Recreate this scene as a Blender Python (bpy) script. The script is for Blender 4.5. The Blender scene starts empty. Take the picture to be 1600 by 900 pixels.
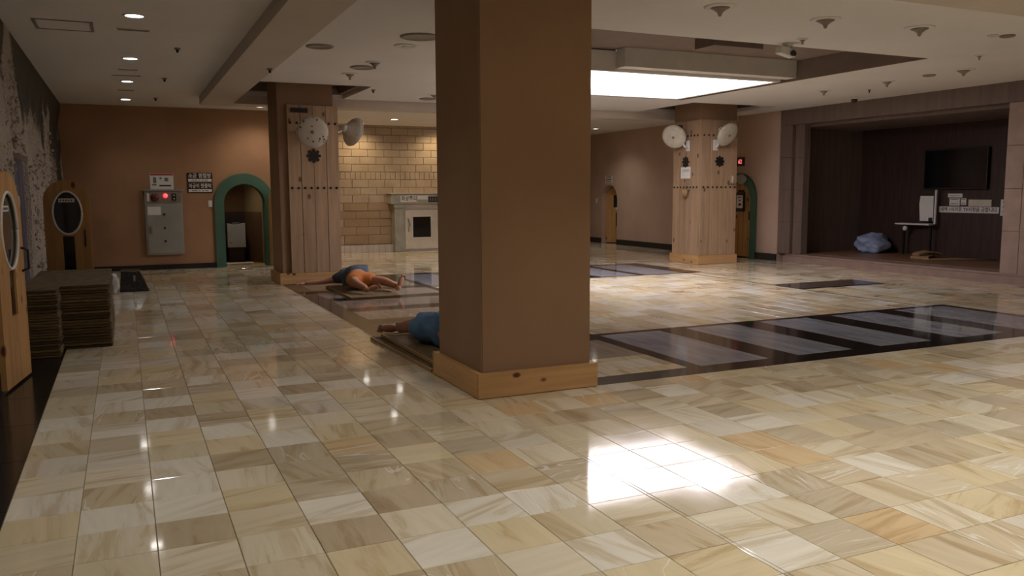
import bpy, bmesh, math, random
from mathutils import Vector, Matrix, noise
random.seed(7)
S = bpy.context.scene
COL = S.collection
PI = math.pi

# ------------------------------------------------------------------ camera
cam_d = bpy.data.cameras.new('camera')
cam = bpy.data.objects.new('camera', cam_d)
COL.objects.link(cam)
cam_d.sensor_width = 36.0
cam_d.lens = 36.0 * 1309.8 / 1600
cam_d.clip_start = 0.05
cam_d.clip_end = 200
_r = Vector((0.9083195, -0.41825202, -0.0045747))
_u = Vector((0.05152328, 0.1010262, 0.99354872))
_b = Vector((-0.41509159, -0.90269538, 0.11331378))
cam.matrix_world = Matrix(((_r.x, _u.x, _b.x, 0), (_r.y, _u.y, _b.y, 0), (_r.z, _u.z, _b.z, 1.5), (0, 0, 0, 1)))
S.camera = cam

# ------------------------------------------------------------------ world, exposure
w = bpy.data.worlds.new('world')
S.world = w
w.use_nodes = True
w.node_tree.nodes['Background'].inputs[0].default_value = (0.9, 0.85, 0.8, 1)
w.node_tree.nodes['Background'].inputs[1].default_value = 0.0
S.view_settings.view_transform = 'Standard'
S.view_settings.look = 'None'
S.view_settings.gamma = 1
S.view_settings.use_curve_mapping = False
S.view_settings.exposure = 0.0

PANEL_L = 4.6      # luminous ceiling panel, radiance
LAMP_L = 22.0      # the two bright lamp boards in it
DOWN_W = 13.0      # downlights in view, watts
NEAR_W = 140.0      # downlights of the rows overhead and behind the viewpoint
BRICK_W = 60.0

# ------------------------------------------------------------------ materials
def _new(name):
    m = bpy.data.materials.new(name)
    m.use_nodes = True
    nt = m.node_tree
    return m, nt, nt.nodes['Principled BSDF']

def N(nt, t, **kw):
    n = nt.nodes.new(t)
    for k, v in kw.items():
        if k.startswith('i_'):
            key = k[2:]
            key = int(key) if key.isdigit() else key.replace('_', ' ')
            n.inputs[key].default_value = v
        else:
            setattr(n, k, v)
    return n

def rgb(c):
    return (c[0], c[1], c[2], 1)

def s2l(r, g, b):
    f = lambda v: (v / 255 / 12.92) if v / 255 <= 0.04045 else ((v / 255 + 0.055) / 1.055) ** 2.4
    return (f(r), f(g), f(b))

def pmat(name, c1, c2=None, scale=4.0, rough=0.6, stretch=(1, 1, 1), detail=4.0, bump=0.0, metal=0.0, spec=0.5, bscale=None, lo=0.35, hi=0.65, coord='Object'):
    """two-tone noise material"""
    m, nt, p = _new(name)
    p.inputs['Roughness'].default_value = rough
    p.inputs['Metallic'].default_value = metal
    p.inputs['Specular IOR Level'].default_value = spec
    L = nt.links.new
    if c2 is None:
        p.inputs['Base Color'].default_value = rgb(c1)
    if c2 is not None or bump:
        if coord == 'World':
            tc = N(nt, 'ShaderNodeNewGeometry'); out = tc.outputs['Position']
        else:
            tc = N(nt, 'ShaderNodeTexCoord'); out = tc.outputs[coord]
        mp = N(nt, 'ShaderNodeMapping'); mp.inputs['Scale'].default_value = stretch
        L(out, mp.inputs['Vector'])
    if c2 is not None:
        nz = N(nt, 'ShaderNodeTexNoise', i_Scale=scale, i_Detail=detail)
        L(mp.outputs[0], nz.inputs['Vector'])
        rp = N(nt, 'ShaderNodeValToRGB')
        rp.color_ramp.elements[0].position = lo; rp.color_ramp.elements[0].color = rgb(c1)
        rp.color_ramp.elements[1].position = hi; rp.color_ramp.elements[1].color = rgb(c2)
        L(nz.outputs[0], rp.inputs[0]); L(rp.outputs[0], p.inputs['Base Color'])
    if bump:
        nb = N(nt, 'ShaderNodeTexNoise', i_Scale=bscale or scale * 6, i_Detail=3.0)
        L(mp.outputs[0], nb.inputs['Vector'])
        bp = N(nt, 'ShaderNodeBump', i_Strength=bump, i_Distance=0.01)
        L(nb.outputs[0], bp.inputs['Height']); L(bp.outputs[0], p.inputs['Normal'])
    return m

def emat(name, c, s):
    m, nt, p = _new(name)
    p.inputs['Base Color'].default_value = (0.8, 0.8, 0.8, 1)
    p.inputs['Emission Color'].default_value = rgb(c)
    p.inputs['Emission Strength'].default_value = s
    return m

def wood(name, c1, c2, knot, axis=2, rough=0.55, kscale=3.2):
    """pine: stretched grain with sparse dark knots; axis is the grain direction"""
    m, nt, p = _new(name); L = nt.links.new
    p.inputs['Roughness'].default_value = rough
    p.inputs['Specular IOR Level'].default_value = 0.3
    tc = N(nt, 'ShaderNodeNewGeometry')
    st = [9.0, 9.0, 9.0]; st[axis] = 0.7
    mp = N(nt, 'ShaderNodeMapping'); mp.inputs['Scale'].default_value = st
    L(tc.outputs['Position'], mp.inputs['Vector'])
    oi = N(nt, 'ShaderNodeObjectInfo')
    ad = N(nt, 'ShaderNodeVectorMath', operation='ADD'); sc = N(nt, 'ShaderNodeMath', operation='MULTIPLY', i_1=37.0)
    L(oi.outputs['Random'], sc.inputs[0]); L(mp.outputs[0], ad.inputs[0]); L(sc.outputs[0], ad.inputs[1])
    nz = N(nt, 'ShaderNodeTexNoise', i_Scale=1.6, i_Detail=5.0, i_Distortion=0.5)
    L(ad.outputs[0], nz.inputs['Vector'])
    rp = N(nt, 'ShaderNodeValToRGB')
    rp.color_ramp.elements[0].position = 0.33; rp.color_ramp.elements[0].color = rgb(c1)
    rp.color_ramp.elements[1].position = 0.67; rp.color_ramp.elements[1].color = rgb(c2)
    L(nz.outputs[0], rp.inputs[0])
    st2 = [kscale * 1.3] * 3; st2[axis] = kscale * 0.8
    mp2 = N(nt, 'ShaderNodeMapping'); mp2.inputs['Scale'].default_value = st2
    L(tc.outputs['Position'], mp2.inputs['Vector'])
    vo = N(nt, 'ShaderNodeTexVoronoi', i_Scale=1.0); L(mp2.outputs[0], vo.inputs['Vector'])
    r2 = N(nt, 'ShaderNodeValToRGB')
    r2.color_ramp.elements[0].position = 0.08; r2.color_ramp.elements[0].color = (1, 1, 1, 1)
    r2.color_ramp.elements[1].position = 0.15; r2.color_ramp.elements[1].color = (0, 0, 0, 1)
    L(vo.outputs['Distance'], r2.inputs[0])
    mx = N(nt, 'ShaderNodeMix', data_type='RGBA'); mx.inputs[7].default_value = rgb(knot)
    L(r2.outputs[0], mx.inputs[0]); L(rp.outputs[0], mx.inputs[6])
    hv = N(nt, 'ShaderNodeHueSaturation')
    mr = N(nt, 'ShaderNodeMapRange', i_3=0.86, i_4=1.12); L(oi.outputs['Random'], mr.inputs[0]); L(mr.outputs[0], hv.inputs['Value'])
    L(mx.outputs[2], hv.inputs['Color']); L(hv.outputs[0], p.inputs['Base Color'])
    return m

TX, TY, OX, OY = 0.319, 0.3225, 0.055, 2.428

def tile_mat():
    m, nt, p = _new('beige_onyx_tile'); L = nt.links.new
    p.inputs['Roughness'].default_value = 0.09
    p.inputs['Specular IOR Level'].default_value = 0.5
    g = N(nt, 'ShaderNodeNewGeometry'); sep = N(nt, 'ShaderNodeSeparateXYZ'); L(g.outputs['Position'], sep.inputs[0])
    def ma(op, a, b=None):
        n = N(nt, 'ShaderNodeMath', operation=op)
        for k, v in enumerate((a, b)):
            if v is None: continue
            if isinstance(v, (int, float)): n.inputs[k].default_value = v
            else: L(v, n.inputs[k])
        return n.outputs[0]
    ix = ma('FLOOR', ma('DIVIDE', ma('SUBTRACT', sep.outputs[0], OX), TX))
    iy = ma('FLOOR', ma('DIVIDE', ma('SUBTRACT', sep.outputs[1], OY), TY))
    cb = N(nt, 'ShaderNodeCombineXYZ'); L(ix, cb.inputs[0]); L(iy, cb.inputs[1])
    wn = N(nt, 'ShaderNodeTexWhiteNoise', noise_dimensions='3D'); L(cb.outputs[0], wn.inputs['Vector'])
    rs = N(nt, 'ShaderNodeSeparateColor'); L(wn.outputs['Color'], rs.inputs[0])
    # base tone of each tile
    rp = N(nt, 'ShaderNodeValToRGB'); cr = rp.color_ramp; cr.interpolation = 'CONSTANT'
    tones = [(0.0, s2l(214, 200, 168)), (0.16, s2l(222, 211, 184)), (0.3, s2l(205, 188, 154)), (0.44, s2l(218, 201, 160)),
             (0.56, s2l(198, 183, 154)), (0.68, s2l(228, 222, 206)), (0.78, s2l(212, 182, 132)), (0.84, s2l(215, 206, 189)), (0.93, s2l(190, 171, 138))]
    cr.elements[0].position = 0; cr.elements[0].color = rgb(tones[0][1])
    cr.elements[1].position = tones[1][0]; cr.elements[1].color = rgb(tones[1][1])
    for pos, c in tones[2:]:
        e = cr.elements.new(pos); e.color = rgb(c)
    L(rs.outputs[0], rp.inputs[0])
    # veins: direction, offset of each tile
    ang = ma('MULTIPLY', ma('GREATER_THAN', rs.outputs[1], 0.62), 1.35)
    ang2 = ma('ADD', ang, ma('MULTIPLY', ma('SUBTRACT', rs.outputs[2], 0.5), 0.55))
    off = N(nt, 'ShaderNodeVectorMath', operation='SCALE'); L(wn.outputs['Color'], off.inputs[0]); off.inputs['Scale'].default_value = 40.0
    vr = N(nt, 'ShaderNodeVectorRotate', rotation_type='Z_AXIS'); L(g.outputs['Position'], vr.inputs['Vector']); L(ang2, vr.inputs['Angle'])
    va = N(nt, 'ShaderNodeVectorMath', operation='ADD'); L(vr.outputs[0], va.inputs[0]); L(off.outputs[0], va.inputs[1])
    mp = N(nt, 'ShaderNodeMapping'); mp.inputs['Scale'].default_value = (7.5, 1.0, 1.0); L(va.outputs[0], mp.inputs['Vector'])
    n1 = N(nt, 'ShaderNodeTexNoise', i_Scale=1.0, i_Detail=5.0, i_Roughness=0.6, i_Distortion=0.9); L(mp.outputs[0], n1.inputs['Vector'])
    rv = N(nt, 'ShaderNodeValToRGB'); c2 = rv.color_ramp
    c2.elements[0].position = 0.25; c2.elements[0].color = (0.58, 0.48, 0.34, 1)
    c2.elements[1].position = 0.72; c2.elements[1].color = (1.14, 1.14, 1.14, 1)
    e = c2.elements.new(0.46); e.color = (0.97, 0.95, 0.9, 1)
    e = c2.elements.new(0.4); e.color = (0.82, 0.72, 0.54, 1)
    L(n1.outputs[0], rv.inputs[0])
    mu = N(nt, 'ShaderNodeMix', data_type='RGBA', blend_type='MULTIPLY'); mu.inputs[0].default_value = 0.78
    L(rp.outputs[0], mu.inputs[6]); L(rv.outputs[0], mu.inputs[7])
    # thin white crystal veins on some tiles
    n2 = N(nt, 'ShaderNodeTexNoise', i_Scale=0.55, i_Detail=3.0, i_Distortion=1.6); L(mp.outputs[0], n2.inputs['Vector'])
    r3 = N(nt, 'ShaderNodeValToRGB'); c3 = r3.color_ramp
    c3.elements[0].position = 0.490; c3.elements[0].color = (0, 0, 0, 1)
    c3.elements[1].position = 0.512; c3.elements[1].color = (0, 0, 0, 1)
    e = c3.elements.new(0.501); e.color = (1, 1, 1, 1)
    L(n2.outputs[0], r3.inputs[0])
    wf = ma('MULTIPLY', ma('MULTIPLY', r3.outputs[0], ma('GREATER_THAN', rs.outputs[2], 0.72)), 0.75)
    mw = N(nt, 'ShaderNodeMix', data_type='RGBA'); mw.inputs[7].default_value = (0.86, 0.84, 0.78, 1)
    L(wf, mw.inputs[0]); L(mu.outputs[2], mw.inputs[6])
    hs = N(nt, 'ShaderNodeHueSaturation', i_Saturation=0.86); L(mw.outputs[2], hs.inputs['Color']); L(hs.outputs[0], p.inputs['Base Color'])
    # polished, but unevenly so
    n4 = N(nt, 'ShaderNodeTexNoise', i_Scale=2.2, i_Detail=3.0); L(g.outputs['Position'], n4.inputs['Vector'])
    mr = N(nt, 'ShaderNodeMapRange', i_1=0.3, i_2=0.7, i_3=0.04, i_4=0.095); L(n4.outputs[0], mr.inputs[0]); L(mr.outputs[0], p.inputs['Roughness'])
    return m

def marble(name, c1, c2, rough=0.08, rot=0.5):
    m, nt, p = _new(name); L = nt.links.new
    p.inputs['Roughness'].default_value = rough
    g = N(nt, 'ShaderNodeNewGeometry')
    mp = N(nt, 'ShaderNodeMapping'); mp.inputs['Rotation'].default_value = (0, 0, rot); mp.inputs['Scale'].default_value = (7, 1.2, 1); L(g.outputs['Position'], mp.inputs['Vector'])
    nz = N(nt, 'ShaderNodeTexNoise', i_Scale=1.3, i_Detail=6.0, i_Distortion=0.8); L(mp.outputs[0], nz.inputs['Vector'])
    rp = N(nt, 'ShaderNodeValToRGB')
    rp.color_ramp.elements[0].position = 0.3; rp.color_ramp.elements[0].color = rgb(c1)
    rp.color_ramp.elements[1].position = 0.7; rp.color_ramp.elements[1].color = rgb(c2)
    L(nz.outputs[0], rp.inputs[0]); L(rp.outputs[0], p.inputs['Base Color'])
    return m

def salt_wall_mat():
    """dark rock with pale salt crystals grown over its lower part in ragged tongues"""
    m, nt, p = _new('salt_rock'); L = nt.links.new
    p.inputs['Roughness'].default_value = 0.75
    g = N(nt, 'ShaderNodeNewGeometry')
    at = N(nt, 'ShaderNodeAttribute', attribute_name='salt')
    nz = N(nt, 'ShaderNodeTexNoise', i_Scale=16.0, i_Detail=4.0); L(g.outputs['Position'], nz.inputs['Vector'])
    ad = N(nt, 'ShaderNodeMath', operation='ADD'); sb = N(nt, 'ShaderNodeMath', operation='MULTIPLY_ADD', i_1=0.5, i_2=-0.25)
    L(nz.outputs[0], sb.inputs[0]); L(at.outputs['Fac'], ad.inputs[0]); L(sb.outputs[0], ad.inputs[1])
    rp = N(nt, 'ShaderNodeValToRGB')
    rp.color_ramp.elements[0].position = 0.40; rp.color_ramp.elements[0].color = rgb(s2l(70, 66, 56))
    rp.color_ramp.elements[1].position = 0.60; rp.color_ramp.elements[1].color = rgb(s2l(172, 160, 146))
    e = rp.color_ramp.elements.new(0.5); e.color = rgb(s2l(124, 112, 98))
    L(ad.outputs[0], rp.inputs[0])
    n2 = N(nt, 'ShaderNodeTexNoise', i_Scale=45.0, i_Detail=2.0); L(g.outputs['Position'], n2.inputs['Vector'])
    mr = N(nt, 'ShaderNodeMapRange', i_1=0.3, i_2=0.7, i_3=0.75, i_4=1.15); L(n2.outputs[0], mr.inputs[0])
    hv = N(nt, 'ShaderNodeHueSaturation'); L(mr.outputs[0], hv.inputs['Value']); L(rp.outputs[0], hv.inputs['Color'])
    L(hv.outputs[0], p.inputs['Base Color'])
    bp = N(nt, 'ShaderNodeBump', i_Strength=0.9, i_Distance=0.03); L(n2.outputs[0], bp.inputs['Height']); L(bp.outputs[0], p.inputs['Normal'])
    return m

def mat_straw(name, c1, c2):
    m, nt, p = _new(name); L = nt.links.new
    p.inputs['Roughness'].default_value = 0.85
    g = N(nt, 'ShaderNodeNewGeometry'); oi = N(nt, 'ShaderNodeObjectInfo')
    ad = N(nt, 'ShaderNodeVectorMath', operation='ADD'); L(g.outputs['Position'], ad.inputs[0]); L(oi.outputs['Random'], ad.inputs[1])
    mp = N(nt, 'ShaderNodeMapping'); mp.inputs['Scale'].default_value = (6, 2, 60); L(ad.outputs[0], mp.inputs['Vector'])
    nz = N(nt, 'ShaderNodeTexNoise', i_Scale=2.0, i_Detail=5.0); L(mp.outputs[0], nz.inputs['Vector'])
    rp = N(nt, 'ShaderNodeValToRGB')
    rp.color_ramp.elements[0].position = 0.3; rp.color_ramp.elements[0].color = rgb(c1)
    rp.color_ramp.elements[1].position = 0.7; rp.color_ramp.elements[1].color = rgb(c2)
    L(nz.outputs[0], rp.inputs[0])
    hv = N(nt, 'ShaderNodeHueSaturation'); mr = N(nt, 'ShaderNodeMapRange', i_3=0.6, i_4=1.35); L(oi.outputs['Random'], mr.inputs[0]); L(mr.outputs[0], hv.inputs['Value'])
    L(rp.outputs[0], hv.inputs['Color']); L(hv.outputs[0], p.inputs['Base Color'])
    wv = N(nt, 'ShaderNodeTexChecker', i_Scale=60.0); L(g.outputs['Position'], wv.inputs['Vector'])
    bp = N(nt, 'ShaderNodeBump', i_Strength=0.4, i_Distance=0.004); L(wv.outputs['Fac'], bp.inputs['Height']); L(bp.outputs[0], p.inputs['Normal'])
    return m

def glass_mat(name, c, rough=0.05):
    m, nt, p = _new(name)
    p.inputs['Base Color'].default_value = rgb(c)
    p.inputs['Roughness'].default_value = rough
    p.inputs['Specular IOR Level'].default_value = 0.6
    return m

def print_cover_mat():
    """pale cloth fan cover with a scattered dark print"""
    m, nt, p = _new('printed_fan_cover'); L = nt.links.new
    p.inputs['Roughness'].default_value = 0.7
    tc = N(nt, 'ShaderNodeTexCoord')
    vo = N(nt, 'ShaderNodeTexVoronoi', i_Scale=17.0); L(tc.outputs['Object'], vo.inputs['Vector'])
    nz = N(nt, 'ShaderNodeTexNoise', i_Scale=5.0); L(tc.outputs['Object'], nz.inputs['Vector'])
    a = N(nt, 'ShaderNodeMath', operation='LESS_THAN', i_1=0.30); L(vo.outputs['Distance'], a.inputs[0])
    b = N(nt, 'ShaderNodeMath', operation='GREATER_THAN', i_1=0.52); L(nz.outputs[0], b.inputs[0])
    c = N(nt, 'ShaderNodeMath', operation='MULTIPLY'); L(a.outputs[0], c.inputs[0]); L(b.outputs[0], c.inputs[1])
    mx = N(nt, 'ShaderNodeMix', data_type='RGBA'); mx.inputs[6].default_value = rgb(s2l(196, 188, 172)); mx.inputs[7].default_value = rgb(s2l(92, 84, 76))
    L(c.outputs[0], mx.inputs[0]); L(mx.outputs[2], p.inputs['Base Color'])
    return m

M = {}
M['tile'] = tile_mat()
M['grout'] = pmat('grout', s2l(120, 104, 78), s2l(140, 122, 94), rough=0.6)
M['granite'] = pmat('black_granite', s2l(26, 23, 22), s2l(40, 36, 34), scale=60, rough=0.09, coord='World')
M['granite_strip'] = pmat('black_granite_strip', s2l(26, 23, 22), s2l(40, 36, 34), scale=60, rough=0.16, coord='World')
M['greymarble'] = marble('grey_marble', s2l(122, 126, 136), s2l(158, 160, 168), rot=0.9)
M['brownmarble'] = marble('brown_marble', s2l(136, 122, 110), s2l(164, 150, 136), rot=1.5)
M['darkstone'] = marble('dark_stone', s2l(78, 66, 60), s2l(98, 84, 76), rot=0.3)
M['terracotta'] = pmat('terracotta_plaster', s2l(156, 118, 86), s2l(170, 130, 96), scale=1.2, rough=0.8, bump=0.25, bscale=30, coord='World')
M['terracotta_dark'] = pmat('brown_plaster', s2l(142, 112, 86), s2l(152, 120, 92), scale=1.6, rough=0.75, bump=0.12, bscale=40, coord='World', lo=0.3, hi=0.7)
M['pale_plaster'] = pmat('pale_terracotta_plaster', s2l(178, 150, 130), s2l(188, 160, 140), scale=1.2, rough=0.8, bump=0.25, bscale=30, coord='World')
M['mauve'] = pmat('mauve_panel', s2l(104, 88, 80), s2l(116, 98, 88), scale=2, rough=0.6, stretch=(6, 6, 0.5), coord='World')
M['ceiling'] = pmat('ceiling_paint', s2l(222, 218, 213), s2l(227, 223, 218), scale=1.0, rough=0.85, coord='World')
M['beam'] = pmat('beam_shade_beige', s2l(196, 184, 170), s2l(202, 190, 176), scale=1.0, rough=0.8, coord='World')  # the ceiling's white, browned so the colour carries the beams' shading
M['recess'] = pmat('recess_brown', s2l(118, 102, 92), s2l(124, 108, 98), rough=0.8)  # darker and browner than the ceiling around the recesses
M['black'] = pmat('black_baseboard', s2l(30, 28, 28), s2l(40, 37, 36), scale=10, rough=0.3)
M['pine'] = wood('pine_plank', s2l(160, 132, 104), s2l(180, 150, 120), s2l(104, 74, 52), 2)
M['pine_x'] = wood('pine_board_x', s2l(180, 140, 94), s2l(202, 160, 110), s2l(96, 58, 30), 0, kscale=4.5)
M['pine_y'] = wood('pine_board_y', s2l(180, 140, 94), s2l(202, 160, 110), s2l(96, 58, 30), 1, kscale=4.5)
M['doorwood'] = wood('orange_pine_door', s2l(172, 130, 80), s2l(194, 150, 96), s2l(96, 56, 26), 2)
M['darkwood'] = pmat('dark_wood_wall', s2l(52, 36, 30), s2l(66, 46, 38), scale=2, stretch=(8, 8, 0.6), rough=0.5, coord='World')
M['platform'] = pmat('platform_wood', s2l(118, 86, 62), s2l(140, 104, 76), scale=3, stretch=(6, 0.8, 1), rough=0.35, coord='World')
M['mauve_stone'] = pmat('mauve_stone_lip', s2l(136, 114, 104), s2l(150, 126, 114), scale=6, rough=0.4, coord='World')
M['brick'] = pmat('pale_brick', s2l(168, 150, 130), s2l(182, 164, 143), scale=3, rough=0.8, bump=0.3, bscale=40, coord='World')
M['brick_dark'] = pmat('tan_brick', s2l(152, 128, 102), s2l(164, 140, 112), scale=3, rough=0.8, bump=0.3, bscale=40, coord='World')
M['mortar'] = pmat('mortar', s2l(146, 126, 104), s2l(156, 136, 112), scale=8, rough=0.9)
M['salt'] = salt_wall_mat()
M['green'] = pmat('green_paint', s2l(62, 96, 78), s2l(70, 104, 84), scale=3, rough=0.5)
M['steel'] = pmat('grey_steel', s2l(150, 150, 142), s2l(160, 160, 152), scale=2, rough=0.42, metal=0.15)
M['chrome'] = pmat('chrome', s2l(190, 190, 190), rough=0.2, metal=1.0)
M['white'] = pmat('white_plastic', s2l(214, 212, 206), s2l(222, 220, 214), rough=0.5)
M['paper'] = pmat('white_paper', s2l(222, 220, 214), s2l(228, 226, 220), rough=0.8)
M['redprint'] = pmat('red_print', s2l(170, 52, 40), rough=0.8)
M['greyprint'] = pmat('grey_print', s2l(120, 118, 116), rough=0.8)
M['darkprint'] = pmat('dark_print', s2l(44, 36, 34), rough=0.7)
M['signblack'] = pmat('sign_black', s2l(38, 26, 26), rough=0.4)
M['dark'] = pmat('dark_iron', s2l(40, 36, 33), rough=0.5, metal=0.3)
M['darkred'] = pmat('dark_red_plastic', s2l(96, 40, 32), rough=0.35)
M['redlamp'] = emat('red_lamp', (1.0, 0.03, 0.06), 1.3)
M['reddigit'] = emat('red_digits', (1.0, 0.12, 0.12), 1.4)
M['glassdark'] = glass_mat('dark_glass', s2l(44, 46, 46), 0.06)
M['glassblack'] = glass_mat('black_glass', s2l(20, 20, 21), 0.1)
M['curtain'] = pmat('slate_panel', s2l(78, 78, 92), s2l(96, 94, 108), scale=6, rough=0.7)
M['straw'] = mat_straw('straw_mat', s2l(92, 76, 50), s2l(124, 104, 72))
M['cover'] = print_cover_mat()
M['coverplain'] = pmat('plain_fan_cover', s2l(186, 178, 160), s2l(200, 192, 176), scale=12, rough=0.7)
M['skin'] = pmat('skin', s2l(186, 134, 104), s2l(196, 146, 116), scale=8, rough=0.55)
M['skin_dark'] = pmat('sole_skin', s2l(150, 104, 80), s2l(160, 112, 88), scale=8, rough=0.6)
M['hair'] = pmat('black_hair', s2l(24, 20, 18), rough=0.5)
M['shirt'] = pmat('slate_blue_shirt', s2l(74, 82, 96), s2l(100, 108, 122), scale=9, rough=0.9, bump=0.5, bscale=14)
M['shorts_orange'] = pmat('orange_shorts', s2l(196, 116, 58), s2l(214, 134, 72), scale=6, rough=0.9, bump=0.5, bscale=14)
M['shorts_blue'] = pmat('blue_shorts', s2l(76, 112, 150), s2l(104, 142, 178), scale=6, rough=0.9, bump=0.6, bscale=14)
M['bagblue'] = pmat('pale_blue_bag', s2l(138, 152, 186), s2l(166, 178, 206), scale=4, rough=0.5, bump=0.5, bscale=9)
M['plasticbag'] = pmat('clear_plastic', s2l(180, 178, 172), s2l(205, 203, 198), scale=8, rough=0.25)
M['tv'] = glass_mat('tv_black', s2l(12, 14, 18), 0.15)
M['cardboard'] = pmat('cardboard', s2l(150, 122, 84), s2l(166, 136, 96), scale=3, rough=0.85)
M['panel'] = emat('luminous_panel', (1.0, 0.93, 1.0), PANEL_L)
M['lampboard'] = emat('lamp_board', (1.0, 0.94, 1.0), LAMP_L)
M['lens'] = emat('downlight_lens', (1.0, 0.96, 0.9), 14.0)
M['lensoff'] = pmat('unlit_lens', s2l(150, 140, 126), rough=0.4)
M['metalgrey'] = pmat('grey_ceiling_metal', s2l(128, 118, 106), s2l(140, 130, 118), rough=0.45)
M['white_tile'] = pmat('white_glazed_tile', s2l(190, 180, 170), s2l(206, 196, 186), scale=3, rough=0.2)
M['concrete'] = pmat('painted_concrete', s2l(150, 150, 140), s2l(172, 170, 158), scale=5, rough=0.7, bump=0.3, bscale=20)
M['cream'] = pmat('cream_metal', s2l(204, 194, 178), s2l(216, 206, 190), scale=4, rough=0.5)
M['niche_tan'] = pmat('tan_paint', s2l(170, 138, 88), s2l(178, 146, 96), rough=0.8)
M['niche_brown'] = pmat('brown_paint', s2l(120, 84, 48), s2l(128, 92, 56), rough=0.8)
M['niche_dark'] = pmat('dark_wainscot', s2l(62, 44, 32), s2l(70, 50, 38), rough=0.6)
M['fabric_mauve'] = pmat('grooved_stone', s2l(150, 126, 114), s2l(162, 138, 126), scale=5, rough=0.6, coord='World')

# ------------------------------------------------------------------ builders
def link(o, parent=None):
    COL.objects.link(o)
    if parent is not None:
        o.parent = parent
    return o

def to_obj(name, bm, mat, parent=None, loc=None, smooth=False, bevel=0.0):
    if bevel > 0:
        bmesh.ops.bevel(bm, geom=bm.edges[:], offset=bevel, segments=2, affect='EDGES', profile=0.6)
    bmesh.ops.recalc_face_normals(bm, faces=bm.faces[:])
    me = bpy.data.meshes.new(name)
    bm.to_mesh(me); bm.free()
    if mat is not None: me.materials.append(M[mat] if isinstance(mat, str) else mat)
    if smooth:
        for p in me.polygons: p.use_smooth = True
    o = bpy.data.objects.new(name, me)
    if loc is not None: o.location = loc
    return link(o, parent)

def from_mesh(name, me, parent=None, loc=None):
    o = bpy.data.objects.new(name, me)
    if loc is not None: o.location = loc
    return link(o, parent)

def thing(name, label, cat, loc=(0, 0, 0), rz=0.0, group=None, kind=None):
    o = bpy.data.objects.new(name, None)
    o.empty_display_size = 0.1
    o.location = loc; o.rotation_euler = (0, 0, rz)
    link(o)
    return tag(o, label, cat, group, kind)

def tag(o, label=None, cat=None, group=None, kind=None):
    if label: o['label'] = label
    if cat: o['category'] = cat
    if group: o['group'] = group
    if kind: o['kind'] = kind
    return o

def struct(o):
    o['kind'] = 'structure'
    return o

def b_box(bm, x0, x1, y0, y1, z0, z1, mtx=None):
    vs = [bm.verts.new(Vector(c) if mtx is None else mtx @ Vector(c)) for c in
          ((x0, y0, z0), (x1, y0, z0), (x1, y1, z0), (x0, y1, z0), (x0, y0, z1), (x1, y0, z1), (x1, y1, z1), (x0, y1, z1))]
    for f in ((0, 3, 2, 1), (4, 5, 6, 7), (0, 1, 5, 4), (1, 2, 6, 5), (2, 3, 7, 6), (3, 0, 4, 7)):
        bm.faces.new([vs[i] for i in f])

def box(name, x0, x1, y0, y1, z0, z1, mat, parent=None, bevel=0.0, org=(0, 0, 0)):
    """box in world coordinates; org is the parent's origin"""
    bm = bmesh.new()
    b_box(bm, x0 - org[0], x1 - org[0], y0 - org[1], y1 - org[1], z0 - org[2], z1 - org[2])
    return to_obj(name, bm, mat, parent, bevel=bevel)

def b_lathe(bm, prof, seg=24, mtx=None, mod=None, cap=True):
    """revolve (r, z) about z"""
    rings = []
    for k, (r, z) in enumerate(prof):
        ring = []
        for i in range(seg):
            a = 2 * PI * i / seg
            rr = r * (mod(k, a) if mod else 1.0)
            v = Vector((rr * math.cos(a), rr * math.sin(a), z))
            ring.append(bm.verts.new(mtx @ v if mtx else v))
        rings.append(ring)
    for a, b in zip(rings, rings[1:]):
        for i in range(seg):
            j = (i + 1) % seg
            bm.faces.new((a[i], a[j], b[j], b[i]))
    if cap:
        bm.faces.new(rings[0][::-1]); bm.faces.new(rings[-1])

def lathe(name, prof, mat, parent=None, seg=24, mtx=None, mod=None, smooth=True, loc=None, cap=True):
    bm = bmesh.new(); b_lathe(bm, prof, seg, mtx, mod, cap)
    return to_obj(name, bm, mat, parent, smooth=smooth, loc=loc)

def b_tube(bm, pts, r, seg=8, r2=None):
    pts = [Vector(p) for p in pts]
    n = len(pts); rings = []
    for k, p in enumerate(pts):
        d = (pts[min(k + 1, n - 1)] - pts[max(k - 1, 0)]).normalized()
        a = d.orthogonal().normalized() if k == 0 else (rings_a - d * rings_a.dot(d)).normalized()
        rings_a = a
        b = d.cross(a)
        rr = r if r2 is None else r + (r2 - r) * k / (n - 1)
        rings.append([bm.verts.new(p + (a * math.cos(2 * PI * i / seg) + b * math.sin(2 * PI * i / seg)) * rr) for i in range(seg)])
    for a, b in zip(rings, rings[1:]):
        for i in range(seg):
            j = (i + 1) % seg
            bm.faces.new((a[i], a[j], b[j], b[i]))
    bm.faces.new(rings[0][::-1]); bm.faces.new(rings[-1])

def tube(name, pts, r, mat, parent=None, seg=8, r2=None, loc=None):
    bm = bmesh.new(); b_tube(bm, pts, r, seg, r2)
    return to_obj(name, bm, mat, parent, smooth=True, loc=loc)

def b_poly(bm, pts, d0, d1, mtx=None):
    """extrude a 2D polygon (u, v) from depth d0 to d1; local axes u->x, depth->y, v->z"""
    a = [bm.verts.new((mtx or Matrix()) @ Vector((u, d0, v))) for u, v in pts]
    b = [bm.verts.new((mtx or Matrix()) @ Vector((u, d1, v))) for u, v in pts]
    n = len(pts)
    bm.faces.new(a); bm.faces.new(b[::-1])
    for i in range(n):
        j = (i + 1) % n
        bm.faces.new((a[i], b[i], b[j], a[j]))

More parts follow.
